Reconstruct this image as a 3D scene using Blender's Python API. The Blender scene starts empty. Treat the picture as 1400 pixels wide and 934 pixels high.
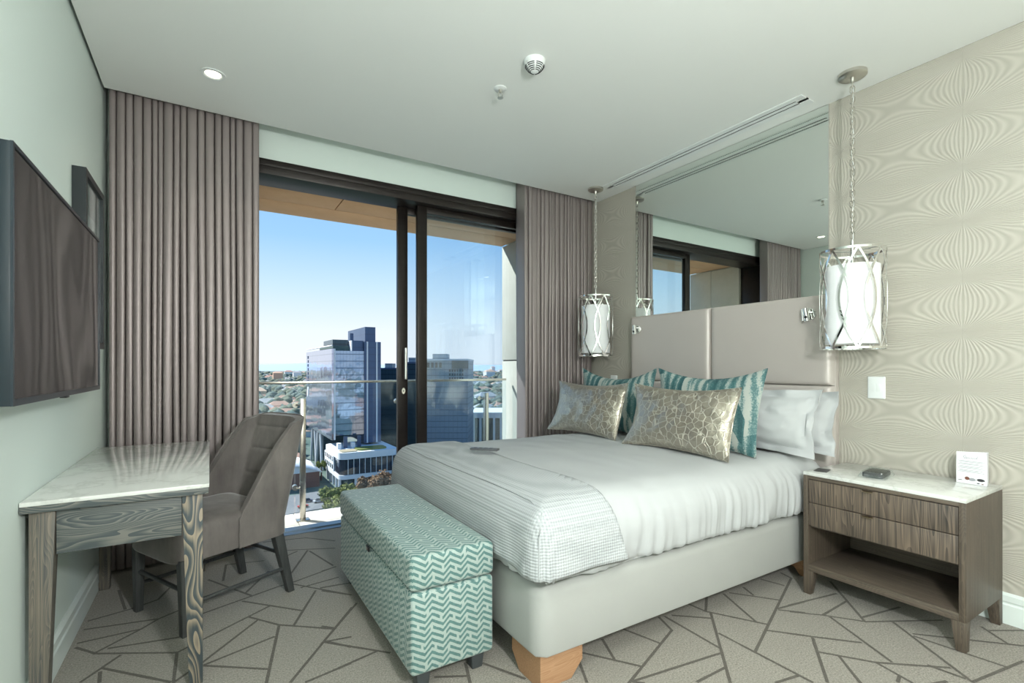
import bpy, bmesh, math, random
from mathutils import Vector, Matrix, noise

# ---------------------------------------------------------------- camera, world, sun, exposure
random.seed(7)
S = bpy.context.scene
COL = S.collection
PI = math.pi
YAW = math.radians(31.6); FPX = 670.0; EYE = 1.2
FWD = Vector((math.sin(YAW), math.cos(YAW), 0)); RGT = Vector((math.cos(YAW), -math.sin(YAW), 0))
cd = bpy.data.cameras.new('camera'); cam = bpy.data.objects.new('camera', cd); COL.objects.link(cam)
cam.location = (0, 0, EYE); cam.rotation_euler = (PI/2, 0, -YAW)
cd.sensor_width = 36; cd.lens = 36*FPX/1400; cd.shift_y = 35/1400; cd.clip_start = .02; cd.clip_end = 30000
S.camera = cam
vs = S.view_settings
vs.view_transform = 'Standard'; vs.look = 'None'; vs.gamma = 1; vs.use_curve_mapping = False; vs.exposure = 0.0

SUNDIR = Vector((-.85, 1.0, 1.26)).normalized()
w = bpy.data.worlds.new('world'); S.world = w; w.use_nodes = True
wn = w.node_tree; wn.nodes.clear()
tcw = wn.nodes.new('ShaderNodeTexCoord'); sxyz = wn.nodes.new('ShaderNodeSeparateXYZ'); skr = wn.nodes.new('ShaderNodeValToRGB')
wn.links.new(tcw.outputs['Generated'], sxyz.inputs[0]); wn.links.new(sxyz.outputs['Z'], skr.inputs[0])     # clear sky, whiter towards the horizon all round
stops = [(0.0, (.52,.66,.80)), (.006, (.90,.95,1.0)), (.07, (.84,.93,1.0)), (.15, (.60,.81,1.0)), (.24, (.36,.64,.96)), (.45, (.20,.44,.82)), (1.0, (.11,.28,.62))]
while len(skr.color_ramp.elements) < len(stops): skr.color_ramp.elements.new(.5)
for e, (q, c) in zip(skr.color_ramp.elements, stops): e.position = q; e.color = (*c, 1)
bgn = wn.nodes.new('ShaderNodeBackground'); bgn.inputs['Strength'].default_value = 1.08
won = wn.nodes.new('ShaderNodeOutputWorld')
wn.links.new(skr.outputs[0], bgn.inputs[0]); wn.links.new(bgn.outputs[0], won.inputs[0])
sl = bpy.data.lights.new('sun', 'SUN'); sl.energy = 10.0; sl.angle = 0.009; sl.color = (1, .95, .86)
so = bpy.data.objects.new('sun', sl); COL.objects.link(so)
so.rotation_euler = SUNDIR.to_track_quat('Z', 'Y').to_euler(); so.location = (-20, 10, 20)

def lamp(name, kind, loc, energy, color=(1, 1, 1), **k):
    l = bpy.data.lights.new(name, kind); l.energy = energy; l.color = color
    for a, b in k.items():
        if a != 'aim': setattr(l, a, b)
    o = bpy.data.objects.new(name, l); COL.objects.link(o); o.location = loc
    if 'aim' in k: o.rotation_euler = (Vector(loc)-Vector(k['aim'])).to_track_quat('Z', 'Y').to_euler()
    return o
# photographer's lamp beside the camera
lamp('photo_lamp', 'POINT', (0.60, -0.50, 1.68), 180, (.985, 1, .985), shadow_soft_size=.10)

# ---------------------------------------------------------------- helpers
class MB:
    """collects verts / faces of one mesh"""
    def __init__(s): s.v = []; s.f = []; s.m = []; s.cur = 0
    def add(s, vs_, fs):
        o = len(s.v); s.v += [tuple(p) for p in vs_]
        for f in fs: s.f.append(tuple(i+o for i in f)); s.m.append(s.cur)
        return s
    def box(s, a, b):
        (x0, y0, z0), (x1, y1, z1) = a, b
        return s.add([(x0,y0,z0),(x1,y0,z0),(x1,y1,z0),(x0,y1,z0),(x0,y0,z1),(x1,y0,z1),(x1,y1,z1),(x0,y1,z1)],
                     [(3,2,1,0),(4,5,6,7),(0,1,5,4),(1,2,6,5),(2,3,7,6),(3,0,4,7)])
    def taper(s, lo, hi, z0, z1):   # lo/hi = (x0,x1,y0,y1)
        a = [(lo[0],lo[2],z0),(lo[1],lo[2],z0),(lo[1],lo[3],z0),(lo[0],lo[3],z0)]
        b = [(hi[0],hi[2],z1),(hi[1],hi[2],z1),(hi[1],hi[3],z1),(hi[0],hi[3],z1)]
        return s.add(a+b, [(3,2,1,0),(4,5,6,7),(0,1,5,4),(1,2,6,5),(2,3,7,6),(3,0,4,7)])
    def grid(s, fn, nu, nv, cu=False, cv=False):
        o = [fn(i/(nu if cu else nu-1), j/(nv if cv else nv-1)) for j in range(nv) for i in range(nu)]
        fs = []
        for j in range(nv if cv else nv-1):
            for i in range(nu if cu else nu-1):
                a = j*nu+i; b = j*nu+(i+1) % nu; c = ((j+1) % nv)*nu+(i+1) % nu; d = ((j+1) % nv)*nu+i
                fs.append((a, b, c, d))
        return s.add(o, fs)
    def lathe(s, prof, c=(0,0,0), n=32, axis='z'):
        def fn(u, v):
            k = v*(len(prof)-1); r, h = prof[int(round(k))]; a = u*2*PI
            p = (r*math.cos(a), r*math.sin(a), h)
            if axis == 'x': p = (h, p[0], p[1])
            if axis == 'y': p = (p[1], h, p[0])
            return (c[0]+p[0], c[1]+p[1], c[2]+p[2])
        return s.grid(fn, n, len(prof), cu=True)
    def tube(s, pts, r, n=8, closed=False, caps=True, flat=None):
        pts = [Vector(p) for p in pts]; m = len(pts); rings = []
        for i, p in enumerate(pts):
            a = pts[(i-1) % m] if (closed or i > 0) else p
            b = pts[(i+1) % m] if (closed or i < m-1) else p
            t = (b-a).normalized()
            up = Vector((0,0,1)) if abs(t.z) < .95 else Vector((1,0,0))
            if flat is not None: up = flat(p)
            x = t.cross(up).normalized(); y = x.cross(t).normalized()
            rr = r(i/(m-1)) if callable(r) else r
            if flat is not None:
                rings.append([p+x*rr[0]*sx+y*rr[1]*sy for sx, sy in ((-1,-1),(1,-1),(1,1),(-1,1))])
            else:
                rings.append([p+(x*math.cos(k*2*PI/n)+y*math.sin(k*2*PI/n))*rr for k in range(n)])
        n = len(rings[0]); vs_ = [q for g in rings for q in g]; fs = []
        for i in range(m if closed else m-1):
            for k in range(n):
                fs.append((i*n+k, i*n+(k+1) % n, ((i+1) % m)*n+(k+1) % n, ((i+1) % m)*n+k))
        if caps and not closed: fs += [tuple(range(n-1,-1,-1)), tuple((m-1)*n+k for k in range(n))]
        return s.add(vs_, fs)
    def build(s, name, mats, parent=None, loc=None, rz=0, bevel=0, seg=2, smooth=None, sub=0, solid=0, merge=False, recalc=True):
        bm = bmesh.new(); bv = [bm.verts.new(p) for p in s.v]
        for f, mi in zip(s.f, s.m):
            try: q = bm.faces.new([bv[i] for i in f]); q.material_index = mi
            except ValueError: pass
        if merge: bmesh.ops.remove_doubles(bm, verts=bm.verts, dist=1e-5)
        if recalc: bmesh.ops.recalc_face_normals(bm, faces=bm.faces)
        if bevel:
            es = [e for e in bm.edges if len(e.link_faces) == 2 and e.calc_face_angle(0) > .5]
            bmesh.ops.bevel(bm, geom=es, offset=bevel, segments=seg, profile=.5, affect='EDGES', clamp_overlap=True)
        me = bpy.data.meshes.new(name); bm.to_mesh(me); bm.free()
        return mkobj(name, me, mats, parent, loc, rz, smooth if smooth is not None else (40 if bevel else 0), sub, solid)

def mkobj(name, me, mats, parent=None, loc=None, rz=0, smooth=0, sub=0, solid=0):
    if not isinstance(mats, (list, tuple)): mats = [mats]
    for m in mats:
        if m: me.materials.append(m)
    if smooth:
        me.shade_smooth()
        if smooth < 180: me.set_sharp_from_angle(angle=math.radians(smooth))
    o = bpy.data.objects.new(name, me); COL.objects.link(o)
    if parent: o.parent = parent
    if loc: o.location = loc
    o.rotation_euler.z = rz
    if solid:
        d = o.modifiers.new('solid', 'SOLIDIFY'); d.thickness = solid; d.offset = -1
    if sub:
        d = o.modifiers.new('sub', 'SUBSURF'); d.levels = sub; d.render_levels = sub
    return o

def tag(o, label=None, cat=None, group=None, kind=None):
    if label: o['label'] = label
    if cat: o['category'] = cat
    if group: o['group'] = group
    if kind: o['kind'] = kind
    return o
def thing(name, label, cat, loc=(0,0,0), rz=0, group=None):
    o = bpy.data.objects.new(name, None); COL.objects.link(o); o.empty_display_size = .1
    o.location = loc; o.rotation_euler.z = rz
    return tag(o, label, cat, group)
def struct(o, label=None): return tag(o, label, kind='structure')
def copy_tree(o, parent=None):
    c = o.copy(); COL.objects.link(c)
    if parent: c.parent = parent
    for ch in list(o.children): copy_tree(ch, c)
    return c
def nz(x, y, z=0): return noise.noise(Vector((x, y, z)))

# ---------------------------------------------------------------- materials
class NT:
    def __init__(s, name):
        s.m = bpy.data.materials.new(name); s.m.use_nodes = True; s.t = s.m.node_tree
        s.b = s.t.nodes['Principled BSDF']; s.out = s.t.nodes['Material Output']
        s.obj = None
    def n(s, typ, _props=None, **inp):
        nd = s.t.nodes.new('ShaderNode'+typ)
        for k, v in (_props or {}).items(): setattr(nd, k, v)
        for k, v in inp.items():
            sock = nd.inputs[int(k[1:])] if (k[0] == 'i' and k[1:].isdigit()) else nd.inputs[k.replace('_', ' ')]
            s.set(sock, v)
        return nd
    def set(s, sock, v):
        if isinstance(v, bpy.types.NodeSocket): s.t.links.new(v, sock)
        elif isinstance(v, bpy.types.Node): s.t.links.new(v.outputs[0], sock)
        else:
            if sock.type == 'RGBA' and len(v) == 3: v = (*v, 1)
            sock.default_value = v
    def math(s, op, a, b=0.0, c=None):
        nd = s.t.nodes.new('ShaderNodeMath'); nd.operation = op
        s.set(nd.inputs[0], a); s.set(nd.inputs[1], b)
        if c is not None: s.set(nd.inputs[2], c)
        return nd.outputs[0]
    def co(s, scale=(1,1,1), rot=(0,0,0), loc=(0,0,0), kind='Object'):
        tc = s.n('TexCoord'); mp = s.n('Mapping', Vector=tc.outputs[kind], Scale=scale, Rotation=rot, Location=loc)
        return mp.outputs[0]
    def xyz(s, vec=None):
        sp = s.n('SeparateXYZ', Vector=vec if vec is not None else s.co()); return sp.outputs
    def noise(s, scale, vec=None, detail=3, rough=.55, out=0):
        return s.n('TexNoise', Vector=vec if vec is not None else s.co(), Scale=scale, Detail=detail, Roughness=rough).outputs[out]
    def ramp(s, fac, stops):
        nd = s.n('ValToRGB', Fac=fac); cr = nd.color_ramp
        while len(cr.elements) < len(stops): cr.elements.new(.5)
        for e, (p, c) in zip(cr.elements, stops):
            e.position = p; e.color = (*c, 1) if len(c) == 3 else c
        return nd.outputs[0]
    def mix(s, fac, a, b, mode='MIX'):
        nd = s.t.nodes.new('ShaderNodeMix'); nd.data_type = 'RGBA'; nd.blend_type = mode
        s.set(nd.inputs[0], fac); s.set(nd.inputs[6], a); s.set(nd.inputs[7], b); return nd.outputs[2]
    def bump(s, h, strength=.3, dist=.01, prev=None):
        nd = s.n('Bump', Height=h, Strength=strength, Distance=dist)
        if prev is not None: s.set(nd.inputs['Normal'], prev)
        return nd.outputs[0]
    def fin(s, **k):
        for a, b in k.items(): s.set(s.b.inputs[a.replace('_', ' ')], b)
        return s.m

def plain(name, col, rough=.5, metal=0, **k):
    return NT(name).fin(Base_Color=col, Roughness=rough, Metallic=metal, **k)

M = {}
def paint(name, col, rough=.6):
    t = NT(name); n1 = t.noise(.9, detail=2)
    c = t.mix(t.math('MULTIPLY', n1, .10), col, tuple(x*.86 for x in col))
    return t.fin(Base_Color=c, Roughness=rough, Normal=t.bump(t.noise(180, detail=2), .05, .002))
M['wall'] = paint('wall paint', (.74, .84, .795))
M['ceiling'] = paint('ceiling paint', (.84, .87, .845), .75)
M['white_trim'] = paint('trim paint', (.76, .84, .81), .35)
M['back_wall'] = paint('back wall paint', (.74, .75, .70))

def wallpaper():
    t = NT('embossed wallpaper'); x, y, z = t.xyz()
    W = .5548
    yy = t.math('MULTIPLY', t.math('ADD', y, -.9), PI/W); zz = t.math('MULTIPLY', z, PI/.275)
    a = t.math('ARCTAN2', t.math('ABSOLUTE', t.math('SINE', zz)), t.math('ADD', t.math('ABSOLUTE', t.math('SINE', yy)), .0001))
    nn = t.noise(6, detail=2)
    s = t.math('SINE', t.math('ADD', t.math('MULTIPLY', a, 66.0), t.math('MULTIPLY', nn, 5.0)))
    seam = t.math('LESS_THAN', t.math('ABSOLUTE', t.math('SUBTRACT', t.math('FRACT', t.math('DIVIDE', t.math('ADD', y, -.9+5*.5548+.2774), .5548)), .5)), .0025)
    f = t.math('MULTIPLY_ADD', s, .5, .5)
    c = t.mix(f, (.42, .40, .34), (.52, .495, .43))
    c = t.mix(t.math('MULTIPLY', t.noise(2.2, detail=3), .25), c, (.42, .42, .38))
    c = t.mix(t.math('MULTIPLY', seam, .4), c, (.38, .36, .31))
    return t.fin(Base_Color=c, Roughness=.5, Normal=t.bump(f, .35, .004))
M['wallpaper'] = wallpaper()

def carpet(name, col, col2):
    t = NT(name); v = t.co()
    n1 = t.noise(150, v, 3, .8); n2 = t.noise(4.0, v, 5, .65); n3 = t.noise(60, v, 2, .7)
    c = t.mix(t.ramp(n1, [(.32, (0,0,0)), (.68, (1,1,1))]), col2, col)
    c = t.mix(t.ramp(n2, [(.35, (.0,.0,.0)), (.75, (.45,.45,.45))]), c, tuple(q*.62 for q in col))
    return t.fin(Base_Color=c, Roughness=.95, Sheen_Weight=.15, Normal=t.bump(t.math('ADD', n1, n3), .7, .004))
M['carpet'] = carpet('carpet pile', (.42, .395, .34), (.125, .115, .093))
M['carpet_line'] = carpet('carpet line', (.115, .103, .082), (.06, .052, .04))

def wood(name, c1, c2, axis, scale=1.0, rough=.5, rings=0.0, fig=(14, 2.2), nline=46.0):
    """long fine grain along axis; rings = weight of the cathedral figure, fig = its frequency across / along"""
    t = NT(name); k = 'xyz'.index(axis)
    def al(a, b): q = [a*scale]*3; q[k] = b*scale; return tuple(q)
    g1 = t.noise(1.0, t.co(scale=al(150, 2.0)), 3, .7); g2 = t.noise(1.0, t.co(scale=al(320, 6)), 2, .6)
    n3 = t.noise(1.0, t.co(scale=al(*fig)), 1, .4); blo = t.noise(1.0, t.co(scale=al(9, 3)), 3, .6)
    saw = t.math('FRACT', t.math('MULTIPLY', n3, nline)); ring = t.math('POWER', saw, 1.6)
    f = t.math('ADD', t.math('MULTIPLY', t.math('ADD', t.math('MULTIPLY', g1, .75), t.math('MULTIPLY', g2, .25)), 1.0-rings), t.math('MULTIPLY', ring, rings))
    f = t.math('ADD', t.math('MULTIPLY', f, .8), t.math('MULTIPLY', blo, .2))
    c = t.ramp(f, [(.36, c1), (.63, c2)])
    return t.fin(Base_Color=c, Roughness=rough, Normal=t.bump(f, .10, .002))
M['desk_z'] = wood('grey stained oak leg', (.045,.055,.058), (.225,.19,.145), 'z', 1, .5, .12)
M['desk_fig'] = wood('grey stained oak leg with bold figure', (.045,.060,.066), (.29,.24,.175), 'z', 1, .5, .52, (13, 2.6), 15.0)
M['desk_x'] = wood('grey stained oak rail', (.062,.078,.082), (.185,.185,.165), 'x', 1, .5, .45, (13, 2.4), 30.0)
M['desk_y'] = wood('grey stained oak long rail', (.06,.075,.078), (.17,.175,.16), 'y', 1, .5, .25)
M['ns_z'] = wood('brown grey oak upright', (.052,.041,.032), (.150,.118,.088), 'z', 1, .5, .10)
M['ns_y'] = wood('brown grey oak board', (.062,.050,.040), (.16,.128,.096), 'y', 1, .5, .10)
M['ns_drawer'] = wood('brown grey oak drawer', (.036,.031,.027), (.215,.165,.122), 'z', .8, .5, .14, (16, 1.6), 16.0)
M['dark_wood'] = wood('dark grey stained legs', (.030,.034,.036), (.075,.078,.076), 'z', 1, .45)
M['bed_leg'] = wood('light oak block', (.30,.155,.075), (.44,.26,.145), 'x', 1, .5, .15)

def quartz():
    t = NT('pale quartz'); v = t.co()
    d = t.noise(3.2, v, 6, .65); vein = t.math('ABSOLUTE', t.math('SUBTRACT', d, .5))
    c = t.ramp(vein, [(0.0, (.60,.62,.585)), (.03, (.70,.72,.685)), (.2, (.74,.76,.725))])
    sp = t.noise(60, v, 2)
    c = t.mix(t.ramp(sp, [(.62, (0,0,0)), (.8, (.3,.3,.3))]), c, (.55,.58,.55))
    return t.fin(Base_Color=c, Roughness=.09)
M['quartz'] = quartz()

def cloth(name, col, rough=.85, weave=700, ws=.15, sheen=.0, var=.12, vscale=4):
    t = NT(name); v = t.co()
    n = t.noise(weave, v, 2); b = t.noise(vscale, v, 4, .6)
    c = t.mix(t.math('MULTIPLY', b, var*2), col, tuple(q*.7 for q in col))
    return t.fin(Base_Color=c, Roughness=rough, Sheen_Weight=sheen, Normal=t.bump(n, ws, .002))
M['curtain'] = cloth('taupe curtain satin', (.29, .25, .245), .43, 900, .0, .0, .02); M['curtain'].node_tree.nodes['Principled BSDF'].inputs['Metallic'].default_value = .45
M['lining'] = cloth('bed base linen', (.40, .41, .39), .9, 420, .25, 0, .1, 9)
M['white_linen'] = cloth('white cotton', (.485, .505, .51), .8, 900, .0, 0, .03)
M['mattress'] = cloth('mattress ticking', (.72, .75, .76), .85, 500, .1)
def velvet():
    t = NT('taupe velvet'); v = t.co()
    b = t.noise(5, v, 5, .65); lines = t.noise(1, t.co(scale=(14,14,3)), 4, .7)
    c = t.ramp(t.math('MULTIPLY_ADD', lines, .5, t.math('MULTIPLY', b, .5)), [(.35, (.115,.102,.096)), (.66, (.205,.185,.172))])
    return t.fin(Base_Color=c, Roughness=.75, Sheen_Weight=.35, Sheen_Roughness=.4, Normal=t.bump(t.noise(300, v, 2), .12, .002))
M['velvet'] = velvet()
def waffle():
    t = NT('waffle weave throw'); x, y, z = t.xyz(); k = 2*PI/.011
    h = t.math('ADD', t.math('ADD', t.math('SINE', t.math('MULTIPLY', x, k)), t.math('MULTIPLY', t.math('SINE', t.math('MULTIPLY', y, k)), .7)), t.math('SINE', t.math('MULTIPLY', z, k)))
    c = t.ramp(t.math('MULTIPLY_ADD', h, .17, .5), [(.2, (.355,.38,.39)), (.7, (.49,.515,.525))])
    return t.fin(Base_Color=c, Roughness=.85, Normal=t.bump(h, .30, .003))
M['waffle'] = waffle()
def chevron():
    t = NT('teal chevron weave'); x, y, z = t.xyz()
    u = t.math('ADD', x, y)                        # runs along either side of the bench
    vv = t.math('ADD', z, t.math('MULTIPLY', y, 0.0))
    geo = t.n('NewGeometry'); nx, ny, nzz = t.xyz(geo.outputs['Normal'])
    top = t.math('GREATER_THAN', nzz, .6); side = t.math('GREATER_THAN', t.math('ABSOLUTE', nx), .6)
    # across / along coordinates picked by the face direction
    a = t.math('ADD', t.math('MULTIPLY', x, t.math('SUBTRACT', 1.0, side)), t.math('MULTIPLY', y, side))
    b = t.math('ADD', t.math('MULTIPLY', z, t.math('SUBTRACT', 1.0, top)), t.math('MULTIPLY', y, top))
    lam = .072
    fr = t.math('FRACT', t.math('DIVIDE', t.math('ADD', a, 10.0), lam))
    up = t.math('DIVIDE', fr, .62); dn = t.math('DIVIDE', t.math('SUBTRACT', 1.0, fr), .38)
    tri = t.math('MINIMUM', up, dn)
    wob = t.math('MULTIPLY', t.noise(40, detail=2), .006)
    p = t.math('ADD', t.math('ADD', b, t.math('MULTIPLY', tri, .026)), wob)
    st = t.math('FRACT', t.math('DIVIDE', t.math('ADD', p, 10.0), .0235))
    line = t.math('GREATER_THAN', st, .5)
    # gaps that break each stripe into interlocking hooks
    row = t.math('FLOOR', t.math('DIVIDE', t.math('ADD', p, 10.0), .0235))
    gp = t.math('FRACT', t.math('ADD', t.math('DIVIDE', a, lam*2), t.math('MULTIPLY', row, .37)))
    gap = t.math('LESS_THAN', t.math('ABSOLUTE', t.math('SUBTRACT', gp, .5)), .035)
    pale = t.math('MAXIMUM', t.math('SUBTRACT', 1.0, line), gap)
    n = t.noise(160, detail=3)
    teal = t.mix(n, (.042,.105,.10), (.13,.265,.25)); lt = t.mix(n, (.29,.37,.34), (.41,.49,.455))
    c = t.mix(pale, teal, lt)
    return t.fin(Base_Color=c, Roughness=.6, Sheen_Weight=.2, Normal=t.bump(t.math('ADD', pale, t.math('MULTIPLY', n, .6)), .35, .003))
M['chevron'] = chevron()
def ikat():
    t = NT('teal ikat weave'); x, y, z = t.xyz()
    w1 = t.noise(1, t.co(scale=(5,30,12)), 4, .7); w2 = t.noise(120, detail=3, rough=.7)
    cell = t.n('TexVoronoi', Vector=t.co(scale=(.01,16,6)), Scale=1.0, Randomness=.9)
    pick = t.xyz(cell.outputs['Color'])[0]
    s = t.math('MULTIPLY_ADD', t.math('SINE', t.math('ADD', t.math('MULTIPLY', y, 105.0), t.math('ADD', t.math('MULTIPLY', w1, 5.0), t.math('MULTIPLY', z, 9.0)))), .5, .5)
    f = t.math('ADD', t.math('ADD', t.math('MULTIPLY', s, .40), t.math('MULTIPLY', pick, .52)), t.math('MULTIPLY', t.math('SUBTRACT', w2, .5), .85))
    c = t.ramp(f, [(.26, (.42,.46,.42)), (.37, (.31,.39,.37)), (.47, (.12,.22,.22)), (.72, (.045,.135,.14)), (.95, (.025,.09,.10))])
    return t.fin(Base_Color=c, Roughness=.75, Normal=t.bump(t.math('ADD', w2, f), .35, .003))
M['ikat'] = ikat()
def mosaic():
    t = NT('champagne satin with mosaic lines'); v = t.co(scale=(.5,1,1))
    wv = t.n('VectorMath', {'operation': 'ADD'}, i0=v, i1=t.n('VectorMath', {'operation': 'SCALE'}, i0=t.n('TexNoise', Vector=v, Scale=9.0).outputs['Color'], Scale=.03).outputs[0])
    vo = t.n('TexVoronoi', {'feature': 'DISTANCE_TO_EDGE', 'distance': 'EUCLIDEAN'}, Vector=wv.outputs[0], Scale=25.0, Randomness=1.0)
    line = t.ramp(vo.outputs['Distance'], [(.030, (1,1,1)), (.055, (0,0,0))])
    n = t.noise(9, v, 4, .6)
    c = t.mix(n, (.34,.30,.235), (.50,.465,.395)); c = t.mix(line, c, (.58,.55,.47))
    r = t.math('MULTIPLY_ADD', line, .25, .30)
    wr = t.noise(1, t.co(scale=(9,26,34)), 4, .65)
    return t.fin(Base_Color=c, Roughness=r, Metallic=.7, Normal=t.bump(t.math('ADD', t.math('MULTIPLY', line, .7), wr), .55, .006))
M['mosaic'] = mosaic()
def leather():
    t = NT('champagne leather'); v = t.co()
    c = t.mix(t.noise(3, v, 2), (.52,.475,.44), (.58,.535,.495))
    return t.fin(Base_Color=c, Roughness=.38, Metallic=.12, Normal=t.bump(t.math('ADD', t.noise(260, v, 2), t.math('MULTIPLY', t.noise(14, v, 2), .8)), .12, .003))
M['leather'] = leather()
M['chrome'] = plain('polished nickel', (.82,.82,.80), .09, 1)
M['nickel'] = plain('brushed nickel', (.62,.60,.55), .28, 1)
M['steel'] = plain('brushed steel post', (.55,.52,.46), .25, 1)
M['bronze'] = plain('bronze pull', (.30,.235,.16), .35, 1)
M['black'] = plain('black plastic', (.012,.013,.015), .35)
M['dark_slot'] = plain('dark slot', (.01,.01,.01), .8)
M['frame_black'] = plain('black picture frame', (.010,.016,.019), .4)
M['tv_body'] = plain('tv casing', (.012,.022,.03), .28)
M['white_plastic'] = plain('white plastic', (.80,.84,.83), .35)
M['shade'] = plain('white drum shade', (.90,.92,.93), .7)
M['paper'] = plain('white card', (.82,.83,.86), .5)
M['print'] = plain('grey print', (.34,.35,.38), .7)
M['print_dark'] = plain('dark print', (.03,.03,.035), .6)
M['print_brown'] = plain('brown print', (.16,.06,.04), .6)
M['mirror'] = plain('mirror silver', (.80,.845,.81), .0, 1)
M['rubber'] = plain('dark grey feet', (.05,.058,.062), .5)
def screen():
    t = NT('glossy tv panel'); n = t.noise(1.0, t.co(scale=(1,1.6,.9)), 1, .4)
    return t.fin(Base_Color=(.006,.008,.010), Roughness=.07, Specular_IOR_Level=.62, Normal=t.bump(n, .35, .04))
M['screen'] = screen()
def picture():
    t = NT('picture print'); x, y, z = t.xyz()
    f = t.math('ADD', z, t.math('MULTIPLY', t.noise(22, detail=4), .16))
    c = t.ramp(t.math('ADD', f, .1), [(.10, (.10,.10,.10)), (.16, (.30,.31,.30)), (.20, (.60,.62,.58)), (.42, (.66,.68,.64))])
    return t.fin(Base_Color=c, Roughness=.3)
M['picture'] = picture()
def thin_glass(name, tint, f0=.04):
    """thin sheet: see-through with Schlick reflection on either face"""
    t = NT(name); t.t.nodes.remove(t.b); g = t.n('NewGeometry')
    dp = t.n('VectorMath', {'operation': 'DOT_PRODUCT'}, i0=g.outputs['Normal'], i1=g.outputs['Incoming'])
    k = t.math('POWER', t.math('SUBTRACT', 1.0, t.math('ABSOLUTE', dp.outputs['Value'])), 5.0)
    fr = t.math('MULTIPLY_ADD', k, 1-f0, f0)
    tr = t.n('BsdfTransparent', Color=tint); gl = t.n('BsdfGlossy', Color=(.95,1,1), Roughness=.0)
    mx = t.n('MixShader', Fac=fr, i1=tr.outputs[0], i2=gl.outputs[0])
    t.t.links.new(mx.outputs[0], t.out.inputs[0]); return t.m
M['glass'] = thin_glass('door glass', (.93,.965,.99), .05)
M['glass_rail'] = thin_glass('balustrade glass', (.93,.97,.985), .04)
def alu():
    t = NT('bronze anodised aluminium'); n = t.noise(1, t.co(scale=(1.5,40,40)), 3)
    c = t.mix(n, (.014,.011,.010), (.030,.023,.020))
    return t.fin(Base_Color=c, Roughness=.35, Metallic=.4)
M['alu'] = alu()
def conc(name, c1, c2, rough=.85):
    t = NT(name); n = t.noise(5, detail=6, rough=.65)
    return t.fin(Base_Color=t.mix(n, c1, c2), Roughness=rough, Normal=t.bump(t.noise(40, detail=4), .15, .004))
M['concrete'] = conc('cast concrete', (.48,.46,.39), (.66,.64,.56))
M['soffit'] = conc('terracotta soffit board', (.58,.33,.18), (.74,.47,.28))
M['terrace'] = conc('terrace paving', (.52,.50,.46), (.62,.60,.56))
M['track'] = plain('anodised track', (.20,.25,.30), .35, .7)
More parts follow.
